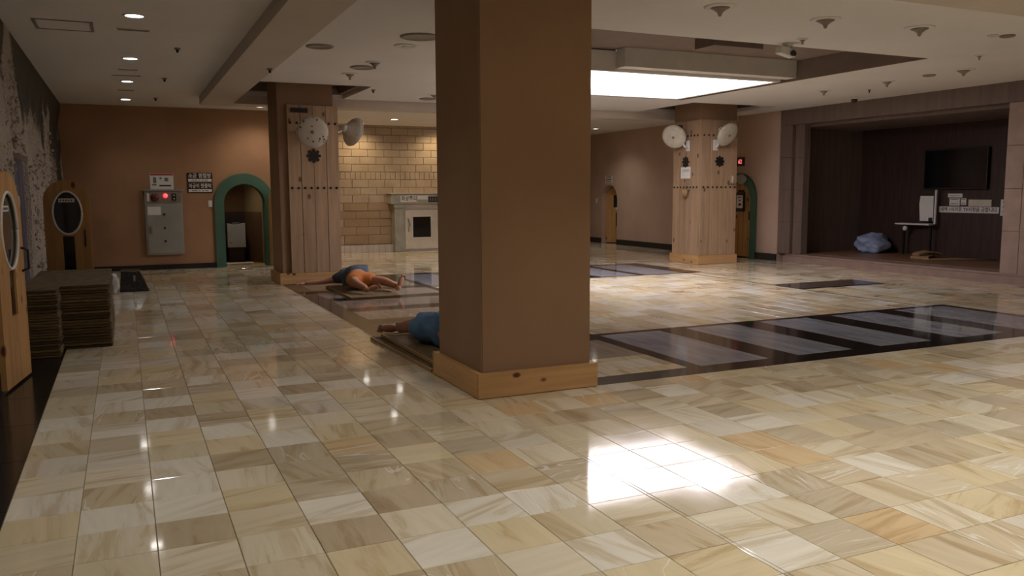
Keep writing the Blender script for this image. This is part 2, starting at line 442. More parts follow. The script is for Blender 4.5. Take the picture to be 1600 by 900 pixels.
def poly(name, pts, d0, d1, mat, parent=None, mtx=None, bevel=0.0):
    bm = bmesh.new(); b_poly(bm, pts, d0, d1, mtx)
    return to_obj(name, bm, mat, parent, bevel=bevel)

def b_columns(bm, us, fn, d0, d1, mtx=None):
    """solid of columns: fn(u) gives the filled v-intervals; edges shared, then given thickness"""
    e = 1e-5; start = []
    tmp = bmesh.new()
    for u0, u1 in zip(us, us[1:]):
        A, B = fn(u0 + e), fn(u1 - e)
        for (a0, a1), (c0, c1) in zip(A, B):
            if a1 - a0 < 1e-6 and c1 - c0 < 1e-6: continue
            vs = [tmp.verts.new(Vector((u0, d0, a0))), tmp.verts.new(Vector((u1, d0, c0))), tmp.verts.new(Vector((u1, d0, c1))), tmp.verts.new(Vector((u0, d0, a1)))]
            tmp.faces.new(vs)
    bmesh.ops.remove_doubles(tmp, verts=tmp.verts[:], dist=2e-4)
    r = bmesh.ops.extrude_face_region(tmp, geom=tmp.faces[:], use_keep_orig=True)
    vs = [g for g in r['geom'] if isinstance(g, bmesh.types.BMVert)]
    bmesh.ops.translate(tmp, verts=vs, vec=(0, d1 - d0, 0))
    if mtx is not None: bmesh.ops.transform(tmp, matrix=mtx, verts=tmp.verts[:])
    bmesh.ops.recalc_face_normals(tmp, faces=tmp.faces[:])
    me = bpy.data.meshes.new('tmp'); tmp.to_mesh(me); tmp.free()
    bm.from_mesh(me); bpy.data.meshes.remove(me)

def columns(name, us, fn, d0, d1, mat, parent=None, mtx=None):
    bm = bmesh.new(); b_columns(bm, us, fn, d0, d1, mtx)
    return to_obj(name, bm, mat, parent)

def arange(a, b, n):
    return [a + (b - a) * i / n for i in range(n + 1)]

def arch_pts(hw, spring, n=20, z0=0.0):
    return [(-hw, z0)] + [(-hw * math.cos(PI * i / n), spring + hw * math.sin(PI * i / n)) for i in range(n + 1)] + [(hw, z0)]

def arch_top(u, hw, spring):
    return spring + math.sqrt(max(0.0, hw * hw - u * u))

def face_mtx(origin, normal):
    """frame whose local -y points along normal (horizontal), z up, x to the right when seen from the front"""
    n = Vector(normal).normalized()
    y = -n; z = Vector((0, 0, 1)); x = y.cross(z).normalized(); z = x.cross(y)
    m = Matrix((x, y, z)).transposed().to_4x4()
    m.translation = Vector(origin)
    return m

TEXTS = []
def text(name, s, size, mat, parent, mtx, width=None, depth=0.002):
    """lettering as thin solid mesh, centred on the origin of mtx (local x right, z up, facing -y)"""
    cu = bpy.data.curves.new(name, 'FONT'); cu.body = s; cu.size = size
    cu.align_x = 'CENTER'; cu.align_y = 'CENTER'; cu.extrude = depth / 2; cu.resolution_u = 2; cu.offset = size * 0.012
    o = bpy.data.objects.new(name, cu); COL.objects.link(o)
    bpy.context.view_layer.update()
    dg = bpy.context.evaluated_depsgraph_get()
    me = bpy.data.meshes.new_from_object(o.evaluated_get(dg))
    bpy.data.objects.remove(o); bpy.data.curves.remove(cu)
    if len(me.vertices) and width:
        xs = [v.co.x for v in me.vertices]; k = width / max(1e-6, max(xs) - min(xs)); c = (max(xs) + min(xs)) / 2
        for v in me.vertices: v.co.x = (v.co.x - c) * k
    me.transform(Matrix(((1, 0, 0, 0), (0, 0, -1, 0), (0, 1, 0, 0), (0, 0, 0, 1))))
    me.transform(mtx)
    me.materials.clear(); me.materials.append(M[mat])
    return from_mesh(name, me, parent)

def spot(name, parent, loc, watts, color=(1, 0.86, 0.7), angle=120, blend=0.8, radius=0.05, direction=(0, 0, -1)):
    d = bpy.data.lights.new(name, 'SPOT'); d.energy = watts; d.color = color
    d.spot_size = math.radians(angle); d.spot_blend = blend; d.shadow_soft_size = radius
    o = bpy.data.objects.new(name, d); o.location = loc
    o.rotation_euler = Vector(direction).to_track_quat('-Z', 'Y').to_euler()
    link(o, parent)
    return o

CEIL = 3.2
# ------------------------------------------------------------------ floor
FLOOR_RECTS = [(-0.583, 2.31, -4.0, 18.1), (2.31, 12.87, -4.0, 5.55), (4.44, 9.38, 7.62, 12.70), (9.78, 12.87, 5.55, 7.58),
               (9.43, 12.87, 7.58, 12.85), (9.80, 12.87, 12.85, 15.0), (2.31, 12.87, 15.0, 18.1), (3.6, 12.87, 18.1, 23.0), (2.31, 3.27, 14.9, 15.0)]
DARK_MAT = (9.43, 11.22, 9.75, 10.5)
floor = box('floor', -1.3, 15.6, -4.2, 23.2, -0.12, -0.006, 'grout')
struct(floor)

KM = Matrix(((1309.8, 0, 800), (0, 1309.8, 450), (0, 0, 1)))
RM = Matrix(((0.9083195, -0.41825202, -0.0045747), (-0.05152328, -0.1010262, -0.99354872), (0.41509159, 0.90269538, -0.11331378)))
def project(p):
    q = KM @ (RM @ (Vector(p) - Vector((0, 0, 1.5))))
    return (q.x / q.z, q.y / q.z, q.z) if q.z > 0.05 else None

def rect_tile(bm, x0, x1, y0, y1, z1=0.0, z0=-0.02, g=0.0017, c=0.0016):
    x0 += g; x1 -= g; y0 += g; y1 -= g
    if x1 - x0 < 0.01 or y1 - y0 < 0.01: return
    b = [bm.verts.new(p) for p in ((x0, y0, z0), (x1, y0, z0), (x1, y1, z0), (x0, y1, z0))]
    m = [bm.verts.new(p) for p in ((x0, y0, z1 - c), (x1, y0, z1 - c), (x1, y1, z1 - c), (x0, y1, z1 - c))]
    t = [bm.verts.new(p) for p in ((x0 + c, y0 + c, z1), (x1 - c, y0 + c, z1), (x1 - c, y1 - c, z1), (x0 + c, y1 - c, z1))]
    for lo, hi in ((b, m), (m, t)):
        for i in range(4):
            j = (i + 1) % 4
            bm.faces.new((lo[i], lo[j], hi[j], hi[i]))
    bm.faces.new(t)

cells = []
i0, i1 = math.floor((-1.3 - OX) / TX), math.ceil((12.9 - OX) / TX)
j0, j1 = math.floor((-4.0 - OY) / TY), math.ceil((23.0 - OY) / TY)
for i in range(i0, i1 + 1):
    for j in range(j0, j1 + 1):
        cx0, cx1, cy0, cy1 = OX + i * TX, OX + (i + 1) * TX, OY + j * TY, OY + (j + 1) * TY
        for (rx0, rx1, ry0, ry1) in FLOOR_RECTS:
            x0, x1, y0, y1 = max(cx0, rx0), min(cx1, rx1), max(cy0, ry0), min(cy1, ry1)
            if x1 - x0 < 0.02 or y1 - y0 < 0.02: continue
            if DARK_MAT[0] < (x0 + x1) / 2 < DARK_MAT[1] and DARK_MAT[2] < (y0 + y1) / 2 < DARK_MAT[3]: continue
            full = (x1 - x0 > TX - 1e-4) and (y1 - y0 > TY - 1e-4)
            c = project(((x0 + x1) / 2, (y0 + y1) / 2, 0))
            area = 0.0
            if c and -30 < c[0] < 1630 and -30 < c[1] < 930:
                area = 1.0 / c[2] ** 3
                # behind the near pillar
                if 690 < c[0] < 920 and c[1] < 600: area = 0
            cells.append((area if full else area * 0.2, full, x0, x1, y0, y1))
cells.sort(key=lambda t: -t[0])
tile_me = None
rest = bmesh.new(); n_single = 0
for area, full, x0, x1, y0, y1 in cells:
    if area > 0 and full and n_single < 300:
        if tile_me is None:
            bm = bmesh.new(); rect_tile(bm, 0, TX, 0, TY)
            t0 = to_obj('floor_tile', bm, 'tile', floor, loc=(x0, y0, 0)); tile_me = t0.data
        else:
            from_mesh('floor_tile', tile_me, floor, (x0, y0, random.uniform(-0.0006, 0.0)))
        n_single += 1
    else:
        rect_tile(rest, x0, x1, y0, y1)
fr = to_obj('floor_tile_field', rest, 'tile', floor); fr['kind'] = 'stuff'

# black granite strip along the left wall
for k in range(26):
    y = -4.0 + k * 0.85
    if y > 18.0: break
    bm = bmesh.new(); rect_tile(bm, -1.25, -0.583, y, min(y + 0.85, 18.1)); to_obj('granite_slab', bm, 'granite_strip', floor)
# granite inlay ring with marble panels
def slab(name, x0, x1, y0, y1, mat, lab=None):
    bm = bmesh.new(); rect_tile(bm, x0, x1, y0, y1, z1=0.0, g=0.0006, c=0.0006)
    o = to_obj(name, bm, mat, floor)
    if lab: o['label'] = lab
    return o
G = 'granite'
slab('granite_border', 2.31, 9.78, 5.55, 5.80, G)
slab('granite_border', 4.32, 9.78, 7.52, 7.62, G)
xs = [4.47, 5.57, 6.61, 7.71, 8.77]; we = [5.22, 6.24, 7.32, 8.42, 9.64]
slab('granite_border', 4.32, xs[0], 5.80, 7.52, G)
for a, b, nx in zip(xs, we, xs[1:] + [9.78]):
    slab('marble_panel', a, b, 5.80, 7.52, 'greymarble')
    slab('granite_border', b, nx, 5.80, 7.52, G)
# left arm of the ring
slab('granite_border', 2.31, 2.57, 5.80, 14.90, G)
slab('granite_border', 4.32, 4.44, 7.62, 12.70, G)
ys = [(5.80, 6.45, 'tile'), (6.45, 7.30, 'brownmarble'), (7.55, 8.22, 'brownmarble'), (8.62, 9.30, 'brownmarble'), (9.70, 10.42, 'brownmarble'), (10.78, 11.56, 'brownmarble'), (11.90, 12.70, 'brownmarble'), (13.05, 13.75, 'brownmarble')]
py = 5.80
for a, b, mt in ys:
    if a > py: slab('granite_border', 2.57, 4.32, py, a, G)
    slab('marble_panel', 2.57, 4.32, a, b, mt)
    py = b
slab('granite_border', 2.57, 4.32, py, 14.90, G)
# far arm
slab('granite_border', 4.32, 9.80, 12.70, 12.80, G)
slab('granite_border', 4.32, 9.80, 14.80, 15.0, G)
px = 4.32
for a, b in ((4.45, 5.15), (5.5, 6.2), (6.57, 7.32), (7.64, 8.39), (8.57, 9.38)):
    slab('granite_border', px, a, 12.80, 14.80, G)
    slab('marble_panel', a, b, 12.80, 14.80, 'greymarble')
    px = b
slab('granite_border', px, 9.80, 12.80, 14.80, G)
slab('granite_border', 9.38, 9.43, 7.62, 12.70, G)
slab('granite_border', 2.31, 4.32, 14.90, 15.0, G)
slab('granite_border', DARK_MAT[0], DARK_MAT[1], DARK_MAT[2], DARK_MAT[3], 'darkstone', 'dark brown stone rectangle set into the beige tiles')

# ------------------------------------------------------------------ ceiling
HOLES = [(4.4, 9.58, 7.85, 10.2), (5.5, 9.58, 10.2, 13.2), (1.9, 3.72, 13.45, 15.4), (10.05, 12.1, 13.45, 15.4)]
bm = bmesh.new()
xs_ = sorted({-1.3, 15.6} | {h[0] for h in HOLES} | {h[1] for h in HOLES}); ys_ = sorted({-4.2, 23.2} | {h[2] for h in HOLES} | {h[3] for h in HOLES})
for a, b in zip(xs_, xs_[1:]):
    for c, d in zip(ys_, ys_[1:]):
        mx, my = (a + b) / 2, (c + d) / 2
        if any(h[0] < mx < h[1] and h[2] < my < h[3] for h in HOLES): continue
        vs = [bm.verts.new(p) for p in ((a, c, CEIL), (a, d, CEIL), (b, d, CEIL), (b, c, CEIL))]
        bm.faces.new(vs)
bmesh.ops.remove_doubles(bm, verts=bm.verts[:], dist=1e-4)
r = bmesh.ops.extrude_face_region(bm, geom=bm.faces[:], use_keep_orig=True)
bmesh.ops.translate(bm, verts=[g for g in r['geom'] if isinstance(g, bmesh.types.BMVert)], vec=(0, 0, 0.3))
ceiling = struct(to_obj('ceiling', bm, 'ceiling'))
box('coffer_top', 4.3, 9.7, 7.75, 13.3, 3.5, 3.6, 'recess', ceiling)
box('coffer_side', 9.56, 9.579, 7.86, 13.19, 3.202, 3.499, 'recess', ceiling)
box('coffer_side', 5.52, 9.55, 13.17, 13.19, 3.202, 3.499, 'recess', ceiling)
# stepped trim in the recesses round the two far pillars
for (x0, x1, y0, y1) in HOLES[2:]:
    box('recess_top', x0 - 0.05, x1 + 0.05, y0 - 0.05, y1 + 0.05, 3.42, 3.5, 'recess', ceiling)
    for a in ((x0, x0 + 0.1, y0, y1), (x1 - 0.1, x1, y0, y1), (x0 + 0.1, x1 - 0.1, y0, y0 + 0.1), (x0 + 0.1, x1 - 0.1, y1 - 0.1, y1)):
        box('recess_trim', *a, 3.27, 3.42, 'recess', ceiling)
# white bulkheads in the coffer
box('coffer_bulkhead', 6.44, 9.55, 10.2, 10.42, 3.24, 3.5, 'white', ceiling)
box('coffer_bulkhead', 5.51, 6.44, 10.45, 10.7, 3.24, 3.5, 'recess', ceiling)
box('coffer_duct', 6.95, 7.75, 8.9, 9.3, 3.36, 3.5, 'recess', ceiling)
# beams
for k, a in enumerate([(1.29, 1.80, -4.1, 15.9), (1.80, 12.87, 15.42, 15.9), (1.80, 12.87, 4.62, 5.13)]):
    struct(box('trim_%d' % (k + 1), *a, 3.05, CEIL - 0.0005, 'beam'))

# ------------------------------------------------------------------ walls
struct(box('wall_back', -1.3, 15.6, -4.3, -4.1, 0, CEIL, 'terracotta')).name = 'wall_near'
# far left wall with an arched doorway, u = x
AC, AHW, ASP = 2.25, 0.41, 1.29
def wl(u):
    du = u - AC
    if abs(du) < AHW: return [(arch_top(du, AHW, ASP), CEIL)]
    return [(0.0, CEIL)]
wall_far_left = columns('wall_far_left', [-1.3] + [AC - AHW + 2 * AHW * i / 24 for i in range(25)] + [3.75], wl, 18.1, 18.3, 'terracotta')
struct(wall_far_left)
struct(box('wall_return', 3.6, 3.75, 18.3, 21.0, 0, CEIL, 'terracotta'))
# right wall with two arched doorways, u = -y on the plane x = 12.79
RA = [(-15.33, 0.41, 1.29), (-21.02, 0.42, 1.28)]
def wr(u):
    for c, hw, sp in RA:
        if abs(u - c) < hw: return [(arch_top(u - c, hw, sp), CEIL)]
    return [(0.0, CEIL)]
us = [-23.2] + [RA[1][0] - 0.42 + 0.84 * i / 20 for i in range(21)] + [RA[0][0] - 0.41 + 0.82 * i / 20 for i in range(21)] + [-14.08]
MR = Matrix(((0, 1, 0, 0), (-1, 0, 0, 0), (0, 0, 1, 0), (0, 0, 0, 1)))
wall_right = struct(columns('wall_right', us, wr, 12.79, 12.99, 'pale_plaster', None, MR))
struct(box('wall_right_near', 12.87, 13.1, -4.1, 8.3, 0, CEIL, 'terracotta'))
# alcove
struct(box('wall_alcove_back', 15.0, 15.2, 8.2, 14.1, 0, CEIL, 'darkwood'))
struct(box('wall_alcove_far', 13.10, 15.0, 13.9, 14.1, 0, CEIL, 'mauve'))
struct(box('wall_alcove_near', 13.1, 15.0, 8.2, 8.4, 0, CEIL, 'mauve'))
struct(box('trim_4', 12.80, 13.05, 8.3, 14.10, 2.88, CEIL - 0.001, 'mauve'))
struct(box('trim_5', 13.05, 15.0, 8.4, 13.9, 2.82, 2.88, 'mauve'))
plat = struct(box('trim_6', 12.80, 15.0, 8.3, 13.9, 0.0, 0.13, 'mauve_stone'))
box('platform_edge', 12.84, 13.2, 8.3, 13.88, 0.13, 0.17, 'mauve_stone', plat, bevel=0.006)
for k in range(9):
    box('platform_board', 13.202 + k * 0.199, 13.202 + (k + 1) * 0.199 - 0.004, 8.42, 13.88, 0.13, 0.18, 'platform', plat)
# pilasters at the alcove mouth
def pilaster(n, x0, x1, y0, y1, z0, z1, nb, mat):
    o = struct(box('trim_%d' % n, x0 + 0.02, x1, y0 + 0.01, y1 - 0.01, z0, z1, mat))
    wdt = (y1 - y0) / nb
    for k in range(nb):
        for zz in range(4):
            hz = (z1 - z0) / 4
            box('stone_panel', x0, x0 + 0.06, y0 + k * wdt + 0.004, y0 + (k + 1) * wdt - 0.004, z0 + zz * hz + 0.003, z0 + (zz + 1) * hz - 0.003, mat, o, bevel=0.003)
    return o
pilaster(7, 12.80, 13.0, 13.72, 14.08, 0.17, 2.88, 1, 'mauve')
pilaster(8, 12.88, 13.05, 13.46, 13.72, 0.17, 2.88, 1, 'mauve')
pilaster(9, 12.84, 13.1, 8.40, 9.0, 0.17, 2.88, 2, 'fabric_mauve')
# brick wall at the far end
wall_back = struct(box('wall_brick', 3.75, 9.6, 20.956, 23.2, 0, CEIL, 'mortar'))
z = 0.2; rows = []
row_h = [0.24, 0.21, 0.2, 0.2, 0.2, 0.2, 0.19, 0.2, 0.19, 0.19, 0.185, 0.185, 0.185, 0.185, 0.18, 0.18]
bricks_far = bmesh.new(); bcache = {}
for k, h in enumerate(row_h):
    soldier = (k == 8)
    bw = 0.13 if soldier else (0.62 if k < 5 else 0.42)
    x = 3.75 - (bw / 2 if k % 2 else 0)
    while x < 9.6:
        x0, x1 = max(x, 3.75), min(x + bw, 9.6)
        if x1 - x0 > 0.03:
            dy = random.uniform(0, 0.012)
            if 4.75 < (x0 + x1) / 2 < 7.65:
                key = (round(x1 - x0, 3), h)
                if key not in bcache:
                    bm = bmesh.new(); b_box(bm, 0.0045, x1 - x0 - 0.0045, 0, 0.05, 0.0045, h - 0.0045)
                    bmesh.ops.bevel(bm, geom=bm.edges[:], offset=0.006, segments=1, affect='EDGES')
                    o = to_obj('brick', bm, 'brick' if k > 4 else 'brick_dark', wall_back, loc=(x0, 20.94 - dy, z)); bcache[key] = o.data
                else:
                    from_mesh('brick', bcache[key], wall_back, (x0, 20.94 - dy, z))
            else:
                b_box(bricks_far, x0 + 0.006, x1 - 0.006, 20.94, 20.99, z + 0.006, z + h - 0.006)
        x += bw
    z += h
o = to_obj('brick_field', bricks_far, 'brick', wall_back); o['kind'] = 'stuff'
for k in range(60):
    x = 3.76 + k * 0.15
    if x > 12.6: break
    if 4.7 < x < 6.2:
        box('skirting_tile', x + 0.002, x + 0.148, 20.82, 20.94, 0.0, 0.19, 'white_tile', wall_back, bevel=0.004)
struct(box('wall_end', 9.6, 12.79, 23.1, 23.2, 0, CEIL, 'terracotta'))
# baseboards
def bb(side, *a):
    return struct(box('baseboard_' + side, *a, 'black', bevel=0.004))
bb('far_left', -1.0, 1.66, 18.07, 18.1, 0, 0.1)
bb('far_left_end', 2.83, 3.6, 18.07, 18.1, 0, 0.1)
bb('right', 12.755, 12.79, 15.91, 20.58, 0, 0.15)
bb('right_far', 12.755, 12.79, 21.46, 22.9, 0, 0.15)
bb('right_near', 12.755, 12.79, 14.08, 14.75, 0, 0.15)

# left wall: rock overgrown with salt crystals, with two doorways closed by slate panels
DOORWAYS = [(6.55, 8.15, 1.78), (10.15, 11.75, 1.95)]
def left_wall():
    bm = bmesh.new()
    ny, nz = 340, 64
    lay = bm.verts.layers.float.new('salt')
    grid = []
    for i in range(ny + 1):
        row = []
        y = -4.1 + 22.2 * i / ny
        for k in range(nz + 1):
            zz = CEIL * k / nz
            p = Vector((0, y, zz))
            # ragged upper limit of the salt, hanging in tongues
            lim = 2.35 + 0.85 * noise.noise(Vector((3.1, y * 0.75, 0.3))) + 0.35 * noise.noise(Vector((9.1, y * 2.6, 1.3)))
            lim += 0.9 * math.exp(-((y - 10.3) / 0.55) ** 2)
            hole = noise.noise(Vector((5.5, y * 2.6, zz * 0.55)))
            s = 0.62 + (lim - zz) * 0.9
            s = min(s, 0.85) - max(0.0, hole - 0.22) * 2.2
            s = max(0.0, min(1.0, s))
            rel = 0.06 * noise.noise(Vector((1.7, y * 3.0, zz * 1.6))) + 0.02 * noise.noise(Vector((1.7, y * 11, zz * 3))) + 0.010 * noise.noise(Vector((4.7, y * 23, zz * 19)))
            x = -1.08 + 0.07 * s + rel * (0.5 + s * 0.7)
            for a, b, h in DOORWAYS:
                if a < y < b and zz < h: x = -1.14
            tb = max(0.0, min(1.0, (zz - 2.75) / 0.35)); x = x * (1 - tb) + -1.0 * tb
            if y > 17.9: x = min(x, -1.0)
            v = bm.verts.new((x, y, zz)); v[lay] = s
            row.append(v)
        grid.append(row)
    for i in range(ny):
        for k in range(nz):
            bm.faces.new((grid[i][k], grid[i + 1][k], grid[i + 1][k + 1], grid[i][k + 1]))
    return to_obj('wall_left', bm, 'salt')
wall_left = struct(left_wall())
struct(box('wall_left_core', -1.45, -1.2, -4.1, 18.2, 0, CEIL, 'mortar'))
# clumps of crystal standing proud of the rock
bm = bmesh.new()
for k in range(2600):
    y = random.uniform(5.5, 17.6); zz = random.uniform(0.2, 2.9)
    lim = 2.0 + 0.95 * noise.noise(Vector((3.1, y * 0.75, 0.3))) + 0.9 * math.exp(-((y - 10.3) / 0.55) ** 2)
    if zz > lim or noise.noise(Vector((5.5, y * 2.6, zz * 0.55))) > 0.2: continue
    if any(a - 0.05 < y < b + 0.05 and zz < h + 0.03 for a, b, h in DOORWAYS): continue
    s = random.uniform(0.008, 0.024)
    mt = Matrix.Translation((-1.0 + random.uniform(-0.02, 0.03), y, zz)) @ Matrix.Rotation(random.uniform(0, 6), 4, Vector((random.random() - .5, random.random() - .5, random.random())).normalized()) @ Matrix.Diagonal((s, s * 0.8, s * random.uniform(1, 2), 1))
    bmesh.ops.create_icosphere(bm, subdivisions=1, radius=1.0, matrix=mt)
M['crystal'] = pmat('salt_crystal', s2l(150, 138, 124), s2l(180, 168, 154), scale=9, rough=0.5, coord='World')
o = to_obj('salt_crystals', bm, 'crystal', wall_left); o['kind'] = 'stuff'

for k, (a, b, h) in enumerate(DOORWAYS):
    o = struct(box('door_%d' % (k + 1), -1.16, -1.10, a + 0.02, b - 0.02, 0, h - 0.02, 'curtain', bevel=0.005))
    for q in range(3):
        ww = (b - a - 0.1) / 3
        box('panel_strip', -1.10, -1.085, a + 0.05 + q * ww + 0.01, a + 0.05 + (q + 1) * ww - 0.01, 0.05, h - 0.08, 'curtain', o, bevel=0.004)

# ------------------------------------------------------------------ pillars
def pillar(label, x0, y0, wd, faces):
    cx, cy = x0 + wd / 2, y0 + wd / 2
    t = thing('pillar', label, 'pillar', (cx, cy, 0))
    h = wd / 2
    b = 0.045
    top = 3.42 if y0 > 10 else CEIL - 0.001
    body = bmesh.new(); b_box(body, -h + b, h - b, -h + b, h - b, 0.0, top)
    ed = [e for e in body.edges if abs(e.verts[0].co.z - e.verts[1].co.z) > 1]
    bmesh.ops.bevel(body, geom=ed, offset=0.008, segments=2, affect='EDGES')
    to_obj('body', body, 'terracotta_dark', t)
    bh = 0.19
    for nm, a, mt in (('base_board', (-h, h, -h, -h + 0.03), 'pine_x'), ('base_board', (-h, h, h - 0.03, h), 'pine_x'), ('base_board', (-h, -h + 0.03, -h + 0.031, h - 0.031), 'pine_y'), ('base_board', (h - 0.03, h, -h + 0.031, h - 0.031), 'pine_y')):
        bm = bmesh.new(); b_box(bm, *a, 0.004, bh); to_obj(nm, bm, mt, t, bevel=0.004)
    bm = bmesh.new(); b_box(bm, -h + 0.03, h - 0.03, -h + 0.03, h - 0.03, bh - 0.03, bh - 0.004); to_obj('base_cap', bm, 'pine_x', t)
    for nrm, u0, u1, ztop, plate in faces:
        n = Vector(nrm)
        mt = face_mtx(n * (h - b), n)
        np_ = 4; pw = (u1 - u0) / np_
        for k in range(np_):
            bm = bmesh.new(); b_box(bm, u0 + k * pw + 0.003, u0 + (k + 1) * pw - 0.003, -0.045 - 0.004 * (k % 2), 0.0, bh + 0.001, ztop, mt)
            pl = to_obj('plank', bm, 'pine', t, bevel=0.004)
            for zz in (1.588, 2.64):
                for q in (0.26, 0.76):
                    bm = bmesh.new()
                    m2 = mt @ Matrix.Translation((u0 + (k + q) * pw, -0.049 - 0.004 * (k % 2), zz)) @ Matrix.Rotation(PI / 2, 4, 'X')
                    b_lathe(bm, [(0.022, -0.002), (0.020, 0.008), (0.012, 0.014), (0.003, 0.016)], 10, m2)
                    to_obj('rivet', bm, 'dark', pl, smooth=True)
        uc = (u0 + u1) / 2
        g = []
        for i in range(64):
            a = 2 * PI * i / 64
            rr = 0.098 + 0.016 * (1 if math.cos(8 * a) > -0.25 else -1.0)
            g.append((uc + rr * math.cos(a), 2.112 + rr * math.sin(a)))
        o = poly('ornament', g, -0.062, -0.049, 'dark', t, mt); o['label'] = 'dark iron rosette with eight lobes'
        if plate is not None:
            bm = bmesh.new(); b_box(bm, u0 + plate, u0 + plate + 0.28, -0.062, -0.05, 2.805, 2.88, mt)
            o = to_obj('plate', bm, 'signblack', t, bevel=0.003); o['label'] = 'small dark plate under the pillar top'
    return t
pillar1 = pillar('large plain brown plastered pillar with pine base boards, nearest the viewer', 2.267, 5.52, 1.0, [])
pillar2 = pillar('pine-clad pillar with rosette and two fans beside the man in orange shorts', 2.27, 14.05, 1.0,
                 [((0, -1, 0), -0.31, 0.525, 2.93, 0.06)])
pillar3 = pillar('pine-clad corner pillar with two fans in front of the right wall', 10.67, 14.03, 1.0,
                 [((0, -1, 0), -0.47, 0.44, 2.95, None), ((-1, 0, 0), -0.42, 0.47, 2.95, 0.03)])

# ------------------------------------------------------------------ wall fans
def fan(label, mount, normal, head, facing, cover, rad=0.245):
    t = thing('wall_fan', label, 'fan', mount, 0, 'cloth-covered wall fans on the pillars')
    O = Vector(mount)
    mt = face_mtx((0, 0, 0), normal)
    bm = bmesh.new(); b_box(bm, -0.05, 0.05, -0.03, 0.0, -0.12, 0.10, mt); to_obj('wall_plate', bm, 'white', t, bevel=0.008)
    H = Vector(head) - O; f = Vector(facing).normalized()
    back = H - f * 0.2
    p0 = mt @ Vector((0, -0.03, -0.05)); p1 = mt @ Vector((0, -0.09, -0.03))
    tube('arm', [p0, p1, p1.lerp(back, 0.6) + Vector((0, 0, -0.02)), back], 0.022, 'white', t)
    q = f.to_track_quat('Z', 'Y').to_matrix().to_4x4(); q.translation = H
    lathe('motor_housing', [(0.02, -0.24), (0.05, -0.235), (0.068, -0.2), (0.07, -0.13), (0.05, -0.11)], 'white', t, 20, q)
    def pleat(k, a):
        return 1.0 + (0.025 * math.cos(20 * a) if k in (1, 2, 3, 4) else 0)
    # cloth cover: gathered behind, flaring to the rim
    o = lathe('rear_cover', [(0.078, -0.19), (0.095, -0.165), (0.13, -0.13), (0.185, -0.085), (0.23, -0.045), (rad, -0.02), (rad, 0.0)], 'coverplain', t, 80, q, pleat, cap=False)
    # front cover: origin at the head so that the print is in its own coordinates
    bm = bmesh.new(); b_lathe(bm, [(rad, 0.0), (rad * 0.985, 0.018), (rad * 0.9, 0.034), (rad * 0.6, 0.048), (rad * 0.25, 0.054), (0.002, 0.056)], 48, Matrix())
    o = to_obj('front_cover', bm, cover, t, smooth=True); o.matrix_local = q
    bm = bmesh.new()
    ring = [q @ Vector(((rad + 0.002) * math.cos(2 * PI * i / 40), (rad + 0.002) * math.sin(2 * PI * i / 40), 0)) for i in range(41)]
    b_tube(bm, ring, 0.007, 6); to_obj('rim', bm, 'coverplain', t, smooth=True)
    lathe('hub_badge', [(0.028, 0.052), (0.028, 0.062), (0.02, 0.066), (0.002, 0.067)], 'metalgrey', t, 16, q)
    return t
fan('cloth-covered wall fan facing the viewer above the rosette of the far left pillar', (2.83, 14.045, 2.42), (0, -1, 0), (2.80, 13.72, 2.475), (-0.14, -0.96, -0.12), 'cover')
fan('wall fan seen side-on, jutting from the far left pillar before the brick wall', (3.225, 14.42, 2.55), (1, 0, 0), (3.66, 14.46, 2.545), (0.86, 0.34, -0.3), 'coverplain')
fan('wall fan tilted left on the left face of the far right pillar', (10.665, 14.42, 2.45), (-1, 0, 0), (10.40, 14.56, 2.63), (-0.75, -0.52, -0.42), 'coverplain')
fan('wall fan tilted right on the front face of the far right pillar', (11.03, 14.025, 2.45), (0, -1, 0), (11.13, 13.76, 2.64), (0.12, -0.86, -0.5), 'coverplain')

# papers and holder on the right pillar
t = thing('paper_notice', 'white paper notice below the rosette on the left face of the far right pillar', 'notice', (10.665, 14.5, 1.77))
bm = bmesh.new(); b_box(bm, -0.004, 0, -0.165, 0.165, 0, 0.235); to_obj('sheet', bm, 'paper', t)
for k in range(3):
    bm = bmesh.new(); b_box(bm, -0.006, -0.004, -0.12, 0.12 - 0.05 * (k % 2), 0.18 - k * 0.02, 0.187 - k * 0.02); to_obj('print_line', bm, 'greyprint', t)
t = thing('paper_cup_holder', 'small brown paper cup holder on the left face of the far right pillar', 'cup holder', (10.66, 14.41, 1.40))
lathe('cup', [(0.05, 0.0), (0.075, 0.14), (0.07, 0.14), (0.045, 0.01)], 'cardboard', t, 16, Matrix.Translation((-0.075, 0, 0)))
bm = bmesh.new(); b_box(bm, -0.08, -0.005, -0.08, 0.08, 0.13, 0.145); to_obj('bracket', bm, 'metalgrey', t)
t = thing('wall_hook', 'small metal hook shelf on the right side of the far right pillar', 'hook', (11.45, 14.025, 1.66))
bm = bmesh.new(); b_box(bm, -0.07, 0.07, -0.06, 0.0, 0, 0.015); to_obj('shelf', bm, 'metalgrey', t)
bm = bmesh.new(); b_box(bm, 0.03, 0.06, -0.012, 0.0, 0.015, 0.16); to_obj('back_plate', bm, 'white', t)

